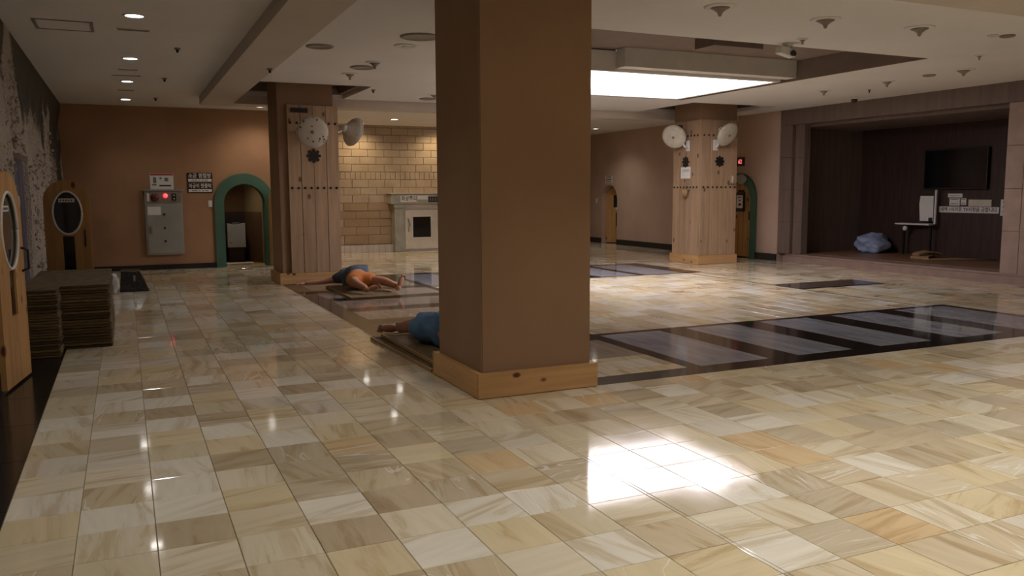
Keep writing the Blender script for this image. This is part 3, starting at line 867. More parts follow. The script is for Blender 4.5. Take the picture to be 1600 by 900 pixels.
# ------------------------------------------------------------------ far left wall: doorway, cabinet, signs
t = thing('arch_frame', 'green painted arched frame round the doorway in the far left wall', 'door frame', (AC, 18.1, 0))
def ring_fn(ho, hi, so, si):
    def fn(u):
        zo = arch_top(u, ho, so)
        return [(arch_top(u, hi, si), zo)] if abs(u) < hi else [(0.0, zo)]
    return fn
FRU = sorted(set([-0.59 + 1.18 * i / 40 for i in range(41)] + [-0.41, 0.41] + [0.59 * math.cos(PI * i / 40) for i in range(41)] + [0.41 * math.cos(PI * i / 30) for i in range(31)]))
o = columns('casing', FRU, ring_fn(0.59, 0.41, 1.32, 1.29), -0.05, 0.0, 'green', t)
bm = bmesh.new()
b_columns(bm, sorted(set([0.41 * math.cos(PI * i / 30) for i in range(31)] + [0.395 * math.cos(PI * i / 30) for i in range(31)])), ring_fn(0.41, 0.395, 1.29, 1.29), 0.0, 0.2)
to_obj('lining', bm, 'green', t)
# little room behind it
NX0, NX1, NY1 = 1.7, 2.85, 19.6
nr = struct(box('wall_niche_back', NX0, NX1, NY1, NY1 + 0.1, 0.0, 2.0, 'niche_brown'))
box('wainscot', NX0, NX1, NY1 - 0.015, NY1, 0.0, 1.10, 'niche_dark', nr)
ns = struct(poly('wall_niche_side', [(2.52, 0.0), (2.9, 0.0), (2.9, 2.0), (2.52, 2.0)], 0, 0, 'niche_tan') if False else box('wall_niche_side', 2.70, 2.85, 18.3, NY1, 0.0, 2.0, 'niche_tan'))
bm = bmesh.new(); b_poly(bm, [(0, 0), (0.36, 0), (0.36, 0.02), (0, 0.02)], 0, 2.0)
bm.free()
# angled tan wall piece turning the corner
bm = bmesh.new()
vs = [(2.44, NY1, 0), (2.70, 18.9, 0), (2.72, 18.9, 0), (2.72, NY1, 0)]
lo = [bm.verts.new(v) for v in vs]; hi = [bm.verts.new((v[0], v[1], 2.0)) for v in vs]
bm.faces.new(lo[::-1]); bm.faces.new(hi)
for i in range(4):
    j = (i + 1) % 4; bm.faces.new((lo[i], lo[j], hi[j], hi[i]))
to_obj('corner_wall', bm, 'niche_tan', ns)
bm = bmesh.new()
vs = [(2.43, NY1 - 0.02, 0), (2.69, 18.9, 0), (2.70, 18.9, 0), (2.45, NY1 - 0.015, 0)]
lo = [bm.verts.new(v) for v in vs]; hi = [bm.verts.new((v[0], v[1], 1.1)) for v in vs]
bm.faces.new(lo[::-1]); bm.faces.new(hi)
for i in range(4):
    j = (i + 1) % 4; bm.faces.new((lo[i], lo[j], hi[j], hi[i]))
to_obj('wainscot', bm, 'niche_brown', ns)
struct(box('wall_niche_left', NX0 - 0.1, NX0, 18.3, NY1, 0.0, 2.0, 'niche_dark'))
struct(box('ceiling_niche', NX0 - 0.1, NX1, 18.3, NY1 + 0.1, 2.0, 2.1, 'niche_dark'))
struct(box('floor_niche', NX0, NX1, 18.1, NY1, -0.02, 0.002, 'niche_tan'))
t = thing('air_purifier', 'white box-shaped appliance with curved top inside the green arched doorway', 'appliance', (2.2, 19.28, 0))
pts = [(-0.19, 0.33), (0.19, 0.33), (0.19, 0.86)] + [(0.19 - 0.38 * i / 10, 0.86 - 0.03 * math.sin(PI * i / 10)) for i in range(1, 10)] + [(-0.19, 0.86)]
poly('body', pts, -0.08, 0.12, 'white', t, bevel=0.01)
bm = bmesh.new(); b_box(bm, -0.17, 0.17, -0.06, 0.12, 0.0, 0.33); to_obj('stand', bm, 'niche_dark', t, bevel=0.01)
bm = bmesh.new(); b_box(bm, -0.07, 0.07, -0.02, 0.06, 0.84, 0.875); to_obj('lid_grip', bm, 'greyprint', t, bevel=0.006)
bm = bmesh.new(); b_box(bm, -0.15, -0.10, -0.085, -0.078, 0.42, 0.45); to_obj('badge', bm, 'chrome', t)
t = thing('slatted_step', 'white slatted step lying across the green arched doorway', 'step', (2.2, 18.5, 0.002))
for k in range(4):
    bm = bmesh.new(); b_box(bm, -0.30, 0.26, k * 0.07, k * 0.07 + 0.05, 0.015, 0.035); to_obj('slat', bm, 'white', t, bevel=0.003)
for xx in (-0.28, 0.22):
    bm = bmesh.new(); b_box(bm, xx, xx + 0.03, 0, 0.26, 0.0, 0.015); to_obj('runner', bm, 'white', t)
# open wooden leaf of this doorway, seen on edge
t = thing('arched_door', 'pine arched door leaf swung open at the right edge of the green arch', 'door', (2.74, 18.03, 0), math.radians(-78))
columns('leaf', arange(0, 0.8, 16), lambda u: [(0.03, arch_top(u - 0.4, 0.4, 1.25))], -0.02, 0.02, 'doorwood', t)
bm = bmesh.new(); b_box(bm, 0.68, 0.74, -0.04, -0.02, 0.9, 1.05); to_obj('handle', bm, 'dark', t, bevel=0.004)

t = thing('control_cabinet', 'grey steel control cabinet with red lamp on the far left wall', 'cabinet', (0.71, 18.1, 0.30))
bm = bmesh.new(); b_box(bm, -0.345, 0.345, -0.10, 0.0, 0.0, 1.265); to_obj('body', bm, 'steel', t, bevel=0.006)
bm = bmesh.new(); b_box(bm, -0.375, 0.375, -0.125, 0.0, 1.265, 1.285); to_obj('hood', bm, 'steel', t)
bm = bmesh.new(); b_box(bm, -0.315, 0.315, -0.112, -0.10, 0.03, 1.00); door_c = to_obj('door', bm, 'steel', t, bevel=0.004)
bm = bmesh.new(); b_box(bm, -0.27, -0.235, -0.135, -0.112, 0.42, 0.56); to_obj('handle', bm, 'chrome', door_c, bevel=0.006)
for zz in (0.80, 0.53, 0.27):
    lathe('lock', [(0.022, 0), (0.022, 0.012), (0.012, 0.016), (0.002, 0.017)], 'dark', door_c, 12, Matrix.Translation((0.0, -0.112, zz)) @ Matrix.Rotation(PI / 2, 4, 'X'))
bm = bmesh.new(); b_box(bm, -0.30, -0.06, -0.116, -0.112, 0.79, 0.95); o = to_obj('note', bm, 'paper', door_c)
bm = bmesh.new(); b_box(bm, -0.325, 0.325, -0.106, -0.10, 1.03, 1.25); cp = to_obj('control_strip', bm, 'metalgrey', t)
lathe('alarm_bell', [(0.075, 0), (0.078, 0.02), (0.06, 0.04), (0.02, 0.048), (0.002, 0.05)], 'darkred', t, 24, Matrix.Translation((-0.16, -0.106, 1.13)) @ Matrix.Rotation(PI / 2, 4, 'X'))
lathe('warning_lamp', [(0.045, 0), (0.045, 0.02), (0.03, 0.045), (0.002, 0.055)], 'redlamp', t, 20, Matrix.Translation((0.035, -0.106, 1.165)) @ Matrix.Rotation(PI / 2, 4, 'X'))
bm = bmesh.new(); b_box(bm, 0.155, 0.235, -0.125, -0.106, 1.07, 1.21); o = to_obj('switch_plate', bm, 'dark', t, bevel=0.008)
for zz in (1.105, 1.175):
    lathe('knob', [(0.016, 0), (0.014, 0.012), (0.002, 0.014)], 'white', t, 10, Matrix.Translation((0.195, -0.125, zz)) @ Matrix.Rotation(PI / 2, 4, 'X'))
bm = bmesh.new(); b_box(bm, -0.30, -0.255, -0.112, -0.106, 1.06, 1.22); to_obj('name_plate', bm, 'paper', t)

t = thing('paper_notice', 'white instruction sheet with red heading above the steel cabinet', 'notice', (0.70, 18.1, 1.59))
bm = bmesh.new(); b_box(bm, -0.215, 0.215, -0.004, 0.0, 0.0, 0.31); to_obj('sheet', bm, 'paper', t)
bm = bmesh.new(); b_box(bm, -0.21, 0.21, -0.006, -0.004, 0.275, 0.305); to_obj('heading_bar', bm, 'redprint', t)
for x0, x1, z0, z1 in ((-0.16, -0.10, 0.12, 0.24), (-0.04, 0.0, 0.2, 0.24), (0.05, 0.12, 0.16, 0.23), (-0.05, 0.17, 0.06, 0.09), (-0.18, -0.1, 0.08, 0.1)):
    bm = bmesh.new(); b_box(bm, x0, x1, -0.0055, -0.004, z0, z1); to_obj('print_mark', bm, 'greyprint' if z0 > 0.1 else 'darkprint', t)

def room_sign(label, x, z, s):
    t = thing('room_sign', label, 'sign', (x, 18.1, z), 0, 'black room name signs beside the arch')
    bm = bmesh.new(); b_box(bm, -0.24, 0.24, -0.015, 0.0, 0.0, 0.19); to_obj('board', bm, 'signblack', t, bevel=0.003)
    bm = bmesh.new(); b_box(bm, -0.22, 0.22, -0.019, -0.015, 0.015, 0.068); st = to_obj('strip', bm, 'paper', t)
    for k, (a, b) in enumerate(((-0.16, -0.05), (-0.03, 0.0), (0.03, 0.07), (0.09, 0.15))):
        bm = bmesh.new(); b_box(bm, a, b, -0.021, -0.019, 0.032, 0.048); to_obj('print_mark', bm, 'greyprint', st)
    text('lettering', s, 0.10, 'paper', t, Matrix.Translation((0, -0.017, 0.128)), 0.43)
room_sign('upper black sign with white Korean lettering beside the green arch', 1.41, 1.73, '소금 찜질방')
room_sign('lower black sign with white Korean lettering beside the green arch', 1.41, 1.525, '아궁이 한증막')
def wall_switch(label, loc, normal):
    t = thing('light_switch', label, 'switch', loc)
    mt = face_mtx((0, 0, 0), normal)
    bm = bmesh.new(); b_box(bm, -0.04, 0.04, -0.012, 0, -0.065, 0.065, mt); to_obj('plate', bm, 'white', t, bevel=0.004)
    bm = bmesh.new(); b_box(bm, -0.02, 0.02, -0.018, -0.012, -0.035, 0.035, mt); to_obj('rocker', bm, 'paper', t, bevel=0.003)
wall_switch('white light switch below the two black signs', (1.59, 18.1, 1.30), (0, -1, 0))
wall_switch('white light switch beside the far arched door on the right wall', (12.79, 21.74, 1.25), (-1, 0, 0))
wall_switch('white light switch on the slate panel of the salt wall', (-1.085, 10.97, 1.42), (1, 0, 0))

# ------------------------------------------------------------------ furnace in the brick wall
t = thing('furnace', 'grey masonry furnace surround with white iron door against the brick wall', 'furnace', (6.95, 20.9, 0))
bm = bmesh.new(); b_box(bm, -0.83, 0.95, -0.34, 0.04, 1.22, 1.47); man = to_obj('mantel', bm, 'concrete', t, bevel=0.02)
bm = bmesh.new(); b_box(bm, -0.86, 0.98, -0.37, 0.04, 1.47, 1.50); to_obj('mantel_cap', bm, 'white_tile', t, bevel=0.006)
for a, b in ((-0.73, -0.46), (0.54, 0.82)):
    bm = bmesh.new(); b_box(bm, a, b, -0.28, 0.04, 0.0, 1.12); pr_ = to_obj('pier', bm, 'concrete', t, bevel=0.01)
    bm = bmesh.new(); b_box(bm, a - 0.03, b + 0.03, -0.31, 0.04, 1.12, 1.22); to_obj('capital', bm, 'concrete', t, bevel=0.015)
bm = bmesh.new(); b_box(bm, -0.46, 0.54, -0.17, 0.04, 0.0, 1.22); to_obj('back_panel', bm, 'cream', t)
def dfn(u):
    if -0.24 < u < 0.25: return [(0.06, 0.36), (0.89, 1.06)]
    return [(0.06, 1.06)]
door = columns('door', [-0.44, -0.24, 0.25, 0.47], dfn, -0.225, -0.172, 'cream', t)
bm = bmesh.new()
for a in ((-0.265, 0.275, 0.34, 0.36), (-0.265, 0.275, 0.89, 0.91), (-0.265, -0.24, 0.36, 0.89), (0.25, 0.275, 0.36, 0.89)):
    b_box(bm, a[0], a[1], -0.245, -0.226, a[2], a[3])
to_obj('window_frame', bm, 'white', door)
bm = bmesh.new(); b_box(bm, -0.24, 0.25, -0.20, -0.19, 0.36, 0.89); to_obj('pane', bm, 'glassblack', door)
tube('handle', [(-0.36, -0.22, 0.84), (-0.36, -0.28, 0.80), (-0.34, -0.29, 0.70), (-0.35, -0.27, 0.60), (-0.35, -0.22, 0.52)], 0.02, 'chrome', door)
for zz in (0.9, 0.62, 0.3):
    lathe('hinge', [(0.02, -0.04), (0.02, 0.04)], 'dark', door, 10, Matrix.Translation((0.49, -0.22, zz)))
mt = Matrix.Translation((-0.33, -0.343, 1.345))
bm = bmesh.new(); b_box(bm, -0.30, 0.14, -0.344, -0.34, 1.27, 1.43, Matrix.Translation((-0.29, 0, 0))); o = to_obj('warning_label', bm, 'paper', man)
text('lettering', '화상주의', 0.14, 'darkprint', man, Matrix.Translation((-0.37, -0.346, 1.35)), 0.40)
bm = bmesh.new(); b_box(bm, -0.14, 0.14, -0.343, -0.34, 1.33, 1.43); to_obj('small_label', bm, 'paper', man)
bm = bmesh.new(); b_box(bm, 0.15, 0.55, -0.343, -0.34, 1.26, 1.40); to_obj('dark_label', bm, 'signblack', man)
for k in range(5):
    bm = bmesh.new(); b_box(bm, 0.19 + k * 0.07, 0.22 + k * 0.07, -0.345, -0.343, 1.29, 1.37); to_obj('print_mark', bm, 'greyprint', man)

# ------------------------------------------------------------------ arched doors of the left wall
def arched_door(label, loc, rz, wd, hgt, oval, slot, lab):
    t = thing('arched_door', label, 'door', loc, rz, 'pine arched doors on the salt wall')
    hw = wd / 2; sp = hgt - hw
    oz, oa, ob = oval; sz0, sz1, sw = slot
    def solid(u):
        top = arch_top(u, hw, sp)
        iv = [(0.02, top)]
        if abs(u) < oa:
            h = ob * math.sqrt(1 - (u / oa) ** 2)
            iv = [(0.02, oz - h), (oz + h, top)]
        if abs(u) < sw:
            iv = [(0.02, sz0), (sz1, iv[0][1])] + iv[1:]
        return iv
    npl = 5
    edges = arange(-hw, hw, npl)
    for k in range(npl):
        a, b = edges[k] + 0.0015, edges[k + 1] - 0.0015
        us = sorted(set([a, b] + [v for v in (-oa, oa, -sw, sw) if a < v < b] + [a + (b - a) * i / 12 for i in range(13)]))
        columns('plank', us, solid, -0.02, 0.02, 'doorwood', t)
    # oval rim and panes
    bm = bmesh.new()
    pts = [(oa * math.cos(2 * PI * i / 36), -0.02, oz + ob * math.sin(2 * PI * i / 36)) for i in range(37)]
    b_tube(bm, pts, 0.012, 6); to_obj('window_rim', bm, 'white', t, smooth=True)
    pane = [(oa * math.cos(2 * PI * i / 36), oz + ob * math.sin(2 * PI * i / 36)) for i in range(36)]
    pn = poly('window_pane', pane, -0.004, 0.004, 'glassdark', t)
    bm = bmesh.new(); b_box(bm, -sw, sw, -0.004, 0.004, sz0, sz1); to_obj('lower_pane', bm, 'glassblack', t)
    bm = bmesh.new(); b_box(bm, lab - 0.085, lab + 0.085, -0.007, -0.004, oz + ob * 0.5, oz + ob * 0.5 + 0.045); lb = to_obj('sticker', bm, 'paper', pn)
    for q in range(5):
        bm = bmesh.new(); b_box(bm, lab - 0.07 + q * 0.028, lab - 0.055 + q * 0.028, -0.009, -0.007, oz + ob * 0.5 + 0.012, oz + ob * 0.5 + 0.032); to_obj('print_mark', bm, 'darkprint', pn)
    tube('handle', [(hw - 0.07, -0.02, 0.88), (hw - 0.07, -0.07, 0.9), (hw - 0.07, -0.07, 1.05), (hw - 0.07, -0.02, 1.07)], 0.01, 'dark', t)
    return t
arched_door('pine arched door with round window standing open behind the stacked mats', (-0.625, 11.4, 0), 0, 0.50, 1.67, (1.28, 0.155, 0.255), (0.5, 1.0, 0.062), 0.0)
arched_door('pine arched door cut off by the left edge of the picture', (-0.845, 7.61, 0), math.radians(82), 0.71, 1.68, (1.22, 0.22, 0.30), (0.55, 0.91, 0.085), -0.02)

# ------------------------------------------------------------------ stacked straw mats
def b_mat(bm, x0, x1, y0, y1, th):
    b_box(bm, x0, x1, y0, y1, 0, th)
def mat_stack(n, x0, x1, y0, y1, ztop, label, group, jx, jy):
    th = ztop / n
    meshes = []
    for k in range(3):
        bm = bmesh.new(); b_mat(bm, x0, x1, y0, y1, th * (0.8 + 0.06 * k))
        bmesh.ops.bevel(bm, geom=bm.edges[:], offset=th * 0.3, segments=2, affect='EDGES')
        o = to_obj('straw_mat', bm, 'straw'); meshes.append(o.data)
        bpy.data.objects.remove(o)
    for k in range(n):
        o = from_mesh('straw_mat', meshes[k % 3], None, (random.uniform(-jx, jx), random.uniform(-jy, jy), k * th))
        tag(o, label if 0 < k < n - 1 else ('topmost ' if k else 'bottommost ') + label, 'mat', group)
mat_stack(22, -0.93, -0.175, 9.12, 11.1, 0.625, 'straw mat lying in the larger stack before the open round-window door', 'straw mats in the larger stack', 0.012, 0.018)
mat_stack(24, -0.965, -0.60, 8.70, 9.08, 0.632, 'folded straw mat in the small stack next to the leftmost door', 'straw mats in the small front stack', 0.008, 0.012)

# black wedge and plastic bag at the wall
t = thing('black_crate', 'black slant-sided crate on the floor in front of the far left wall', 'crate', (0.07, 14.25, 0))
bm = bmesh.new()
lo = [bm.verts.new(v) for v in ((-0.2, -0.12, 0.0), (0.22, -0.12, 0.0), (0.22, 0.28, 0.0), (-0.2, 0.28, 0.0))]
hi = [bm.verts.new(v) for v in ((-0.17, 0.0, 0.31), (0.09, 0.0, 0.305), (0.09, 0.25, 0.33), (-0.17, 0.25, 0.33))]
bm.faces.new(lo[::-1]); bm.faces.new(hi)
for i in range(4):
    j = (i + 1) % 4; bm.faces.new((lo[i], lo[j], hi[j], hi[i]))
to_obj('shell', bm, 'granite_strip', t, bevel=0.01)
bm = bmesh.new(); b_box(bm, 0.0, 0.03, -0.06, -0.045, 0.16, 0.25); to_obj('tag', bm, 'greyprint', t)
bm = bmesh.new()
bmesh.ops.create_icosphere(bm, subdivisions=3, radius=1.0)
for v in bm.verts:
    k = 1 + 0.35 * noise.noise(v.co * 2.3) + 0.15 * noise.noise(v.co * 6)
    v.co = Vector((v.co.x * 0.07 * k, v.co.y * 0.10 * k, max(0.0, (v.co.z * k + 0.95) * 0.155)))
o = to_obj('plastic_bag', bm, 'plasticbag', None, loc=(-0.20, 14.0, 0.0), smooth=True)
tag(o, 'crumpled clear plastic bag leaning on the black crate', 'bag')

# ------------------------------------------------------------------ right wall: doorways, sign, display
t = thing('arch_frame', 'green painted arched frame in the right wall behind the far right pillar', 'door frame', (12.79, 15.33, 0))
mt = face_mtx((0, 0, 0), (-1, 0, 0))
columns('casing', FRU, ring_fn(0.59, 0.41, 1.32, 1.29), -0.05, 0.0, 'green', t, mt)
bm = bmesh.new(); bmesh.ops.create_icosphere(bm, subdivisions=3, radius=1)
for v in bm.verts:
    k = 1 + 0.25 * noise.noise(v.co * 2.5)
    v.co = Vector((v.co.x * 0.05 * k - 0.08, v.co.y * 0.17 * k - 0.13, v.co.z * 0.11 * k + 1.77))
to_obj('crest', bm, 'concrete', t, smooth=True)['label'] = 'rough rounded plaster lump on the frame top'
t = thing('arched_door', 'pine arched door closed inside the green frame on the right wall', 'door', (12.86, 15.33, 0))
columns('leaf', arange(-0.405, 0.405, 24), lambda u: [(0.02, arch_top(u, 0.405, 1.29))], -0.02, 0.02, 'doorwood', t, mt)
bm = bmesh.new(); b_box(bm, 0.30, 0.33, -0.06, -0.02, 0.85, 1.05, mt); to_obj('handle', bm, 'dark', t, bevel=0.004)
for k in range(4):
    u = -0.405 + 0.162 * (k + 1)
    bm = bmesh.new(); b_box(bm, u - 0.003, u + 0.003, -0.0215, -0.02, 0.03, arch_top(u, 0.4, 1.28), mt); to_obj('groove', bm, 'dark', t)
t = thing('door_sign', 'white notice in a black holder on the closed door of the right wall', 'sign', (12.80, 15.29, 1.04))
bm = bmesh.new(); b_box(bm, -0.13, 0.13, -0.04, 0.0, 0.0, 0.44, mt); to_obj('holder', bm, 'signblack', t, bevel=0.01)
bm = bmesh.new(); b_box(bm, -0.105, 0.105, -0.045, -0.04, 0.08, 0.37, mt); o = to_obj('sheet', bm, 'paper', t)
bm = bmesh.new(); b_box(bm, -0.10, 0.10, -0.02, 0.0, 0.44, 0.49, mt); to_obj('clip', bm, 'dark', t, bevel=0.01)
for a, b, c, d, mm in ((-0.06, 0.06, 0.31, 0.34, 'greyprint'), (-0.02, 0.03, 0.24, 0.27, 'darkprint'), (-0.05, 0.06, 0.14, 0.17, 'darkprint'), (-0.02, 0.04, 0.17, 0.19, 'darkprint')):
    bm = bmesh.new(); b_box(bm, a, b, -0.047, -0.045, c, d, mt); to_obj('print_mark', bm, mm, t)
t = thing('temperature_display', 'small black display with red digits above the closed arched door', 'display', (12.79, 15.31, 2.07))
bm = bmesh.new(); b_box(bm, -0.12, 0.12, -0.05, 0.0, 0.0, 0.20, mt); to_obj('case', bm, 'signblack', t, bevel=0.006)
text('digits', '62', 0.13, 'reddigit', t, mt @ Matrix.Translation((0.02, -0.052, 0.095)), 0.12)
t = thing('arched_door', 'pine arched door standing ajar at the far end of the right wall', 'door', (12.93, 21.42, 0), math.radians(-62))
LW = 0.80
def ldf(u):
    top = arch_top(u - LW / 2, LW / 2, 1.27)
    if 0.25 < u < 0.55: return [(0.02, 0.85), (1.05, 1.45), (1.45, top)] if False else [(0.02, 1.05), (1.4, top)]
    return [(0.02, top)]
columns('leaf', sorted(set(arange(0, LW, 20) + [0.25, 0.55])), ldf, -0.02, 0.02, 'doorwood', t)
bm = bmesh.new(); b_box(bm, 0.25, 0.55, -0.004, 0.004, 1.05, 1.4); to_obj('window_pane', bm, 'glassdark', t)
bm = bmesh.new(); b_box(bm, 0.34, 0.46, -0.024, -0.02, 0.5, 0.9); to_obj('push_plate', bm, 'signblack', t)
bm = bmesh.new(); b_box(bm, 0.33, 0.50, -0.026, -0.02, 1.0, 1.05); to_obj('sticker', bm, 'paper', t)
struct(box('wall_closet_back', 13.9, 14.0, 20.3, 21.8, 0, 2.0, 'niche_dark'))
struct(box('wall_closet_side', 12.99, 13.9, 20.2, 20.3, 0, 2.0, 'niche_dark'))
struct(box('wall_closet_end', 12.99, 13.9, 21.8, 21.9, 0, 2.0, 'niche_dark'))
struct(box('ceiling_closet', 12.99, 14.0, 20.2, 21.9, 2.0, 2.1, 'niche_dark'))
t = thing('paper_notice', 'small striped notice above the ajar door of the right wall', 'notice', (12.79, 21.05, 1.76))
for k in range(3):
    bm = bmesh.new(); b_box(bm, -0.2, 0.2, -0.004, 0.0, k * 0.07, k * 0.07 + 0.055, mt); o = to_obj('sheet', bm, 'paper' if k != 1 else 'cream', t)
    bm = bmesh.new(); b_box(bm, -0.16, 0.14, -0.006, -0.004, k * 0.07 + 0.018, k * 0.07 + 0.04, mt); to_obj('print_mark', bm, 'darkprint', t)

# ------------------------------------------------------------------ alcove contents
t = thing('television', 'large black flat television on the dark alcove wall', 'television', (15.0, 11.51, 1.52))
mt = face_mtx((0, 0, 0), (-1, 0, 0))
bm = bmesh.new(); b_box(bm, -0.70, 0.70, -0.09, -0.04, 0.0, 0.80, mt); to_obj('case', bm, 'dark', t, bevel=0.008)
bm = bmesh.new(); b_box(bm, -0.675, 0.675, -0.093, -0.09, 0.03, 0.775, mt); to_obj('screen', bm, 'tv', t)
bm = bmesh.new(); b_box(bm, -0.2, 0.2, -0.04, 0.0, 0.25, 0.55, mt); to_obj('wall_mount', bm, 'dark', t)
def wall_paper(name, label, y0, y1, z0, z1, mat='paper', s=None, marks=0, cat='notice', group=None):
    yc = (y0 + y1) / 2; hw = abs(y1 - y0) / 2
    t = thing(name, label, cat, (15.0, yc, z0), 0, group)
    bm = bmesh.new(); b_box(bm, -hw, hw, -0.006, 0.0, 0.0, z1 - z0, mt); to_obj('sheet', bm, mat, t)
    if s: text('lettering', s, (z1 - z0) * 0.8, 'darkprint', t, mt @ Matrix.Translation((0, -0.008, (z1 - z0) / 2)), hw * 1.88)
    for k in range(marks):
        zz = (z1 - z0) * (0.2 + 0.6 * k / max(1, marks - 1)) if marks > 1 else (z1 - z0) * 0.4
        bm = bmesh.new(); b_box(bm, -hw * 0.75, hw * 0.7, -0.008, -0.006, zz, zz + (z1 - z0) * 0.1, mt); to_obj('print_line', bm, 'greyprint', t)
    return t
wall_paper('banner', 'long white paper banner with Korean lettering under the television', 11.88, 10.59, 1.06, 1.18, s='새벽 1시이후 TV시청을 금합니다', cat='banner')
wall_paper('paper_notice', 'narrow white strip pinned highest of the notices under the television', 11.69, 11.37, 1.36, 1.435, marks=1)
wall_paper('paper_notice', 'square white notice directly below the narrow strip under the television', 11.65, 11.42, 1.20, 1.345, marks=2)
wall_paper('paper_notice', 'smallest white notice between the square and the wide one under the television', 11.40, 11.28, 1.215, 1.345, marks=2)
wall_paper('paper_notice', 'wide cream notice above the right half of the banner', 11.23, 10.75, 1.19, 1.32, mat='cream')
wall_paper('paper_notice', 'white notice half hidden behind the right pilaster of the alcove', 10.56, 10.2, 1.02, 1.325, marks=3)
t = thing('folding_stand', 'metal stand with a white sheet and narrow shelf before the dark alcove wall', 'stand', (14.9, 12.25, 0.18))
bm = bmesh.new(); b_box(bm, -0.03, 0.0, -0.40, -0.36, 0.62, 1.33); to_obj('post', bm, 'white', t)
bm = bmesh.new(); b_box(bm, -0.22, 0.0, -0.40, 0.42, 0.62, 0.65); to_obj('shelf', bm, 'white', t, bevel=0.004)
bm = bmesh.new(); b_poly(bm, [(-0.01, 0.70), (0.30, 0.70), (0.33, 1.05), (0.31, 1.21), (0.0, 1.21)], -0.006, 0.0, face_mtx((-0.02, -0.33, 0), (-1, 0, 0)) @ Matrix.Scale(-1, 4, (1, 0, 0))); to_obj('sheet', bm, 'paper', t)
for yy in (-0.36, 0.28):
    bm = bmesh.new(); b_box(bm, -0.10, -0.06, yy, yy + 0.035, 0.0, 0.62); to_obj('leg', bm, 'dark', t)
lathe('caster', [(0.02, -0.02), (0.05, -0.015), (0.05, 0.015), (0.02, 0.02)], 'white', t, 16, Matrix.Translation((-0.12, 0.24, 0.54)) @ Matrix.Rotation(PI / 2, 4, 'Y'))
bm = bmesh.new(); b_box(bm, -0.05, -0.022, -0.33, -0.25, 0.70, 0.77); to_obj('clip', bm, 'dark', t)
bm = bmesh.new(); bmesh.ops.create_icosphere(bm, subdivisions=4, radius=1)
for v in bm.verts:
    k = 1 + 0.3 * noise.noise(v.co * 1.6 + Vector((3, 1, 0))) + 0.14 * noise.noise(v.co * 4)
    zz = (v.co.z * k + 0.8) * 0.23
    v.co = Vector((v.co.x * 0.36 * k, v.co.y * 0.3 * k, max(0.0, zz)))
o = to_obj('laundry_bag', bm, 'bagblue', None, loc=(14.55, 13.1, 0.18), smooth=True)
tag(o, 'pale blue bulging bag slumped in the corner of the alcove platform', 'bag')
def flat_thing(name, label, cat, loc, rz, sx, sy, th, mat, bend=0.0):
    bm = bmesh.new()
    n = 8; lo = []; hi = []
    for i in range(n + 1):
        x = -sx / 2 + sx * i / n; zz = bend * math.sin(PI * i / n)
        lo.append([bm.verts.new((x, s * sy / 2, zz)) for s in (-1, 1)]); hi.append([bm.verts.new((x, s * sy / 2, zz + th)) for s in (-1, 1)])
    for i in range(n):
        bm.faces.new((lo[i][0], lo[i][1], lo[i + 1][1], lo[i + 1][0])); bm.faces.new((hi[i][0], hi[i + 1][0], hi[i + 1][1], hi[i][1]))
        bm.faces.new((lo[i][0], lo[i + 1][0], hi[i + 1][0], hi[i][0])); bm.faces.new((lo[i][1], hi[i][1], hi[i + 1][1], lo[i + 1][1]))
    bm.faces.new((lo[0][0], hi[0][0], hi[0][1], lo[0][1])); bm.faces.new((lo[n][0], lo[n][1], hi[n][1], hi[n][0]))
    o = to_obj(name, bm, mat, None, loc=loc); o.rotation_euler = (0, 0, rz)
    return tag(o, label, cat)
flat_thing('folded_mat', 'folded tan mat lying flat on the alcove platform', 'mat', (14.25, 11.6, 0.181), 0.5, 0.62, 0.32, 0.05, 'cardboard')
flat_thing('folded_mat', 'tan mat arched on top of the folded mat in the alcove', 'mat', (14.40, 11.62, 0.232), -0.25, 0.5, 0.22, 0.03, 'cardboard', 0.05)
o = tube('wooden_stick', [(13.75, 11.2, 0.194), (14.5, 10.9, 0.194), (14.9, 10.5, 0.194)], 0.013, 'cardboard')
tag(o, 'long thin bent stick lying beside the folded mats on the platform', 'stick')

# ------------------------------------------------------------------ ceiling fittings
# luminous panel in the coffer
t = thing('ceiling_light', 'large glowing rectangular light panel in the ceiling coffer', 'ceiling light', (7.0, 11.75, 3.5))
bm = bmesh.new()
for a in ((-1.45, 2.45, -1.32, -1.24), (-1.45, 2.45, 1.30, 1.40), (-1.45, -1.37, -1.24, 1.30), (2.37, 2.45, -1.24, 1.30)):
    b_box(bm, *a, -0.30, -0.02)
to_obj('housing', bm, 'ceiling', t)
bm = bmesh.new(); b_box(bm, -1.37, 2.36, -1.23, 1.29, -0.285, -0.27); to_obj('diffuser', bm, 'panel', t)
for a in ((-0.7, 0.75, -0.55, 0.55), (1.25, 1.85, -1.1, -0.55)):
    bm = bmesh.new(); b_box(bm, *a, -0.30, -0.287); to_obj('lamp_board', bm, 'lampboard', t)

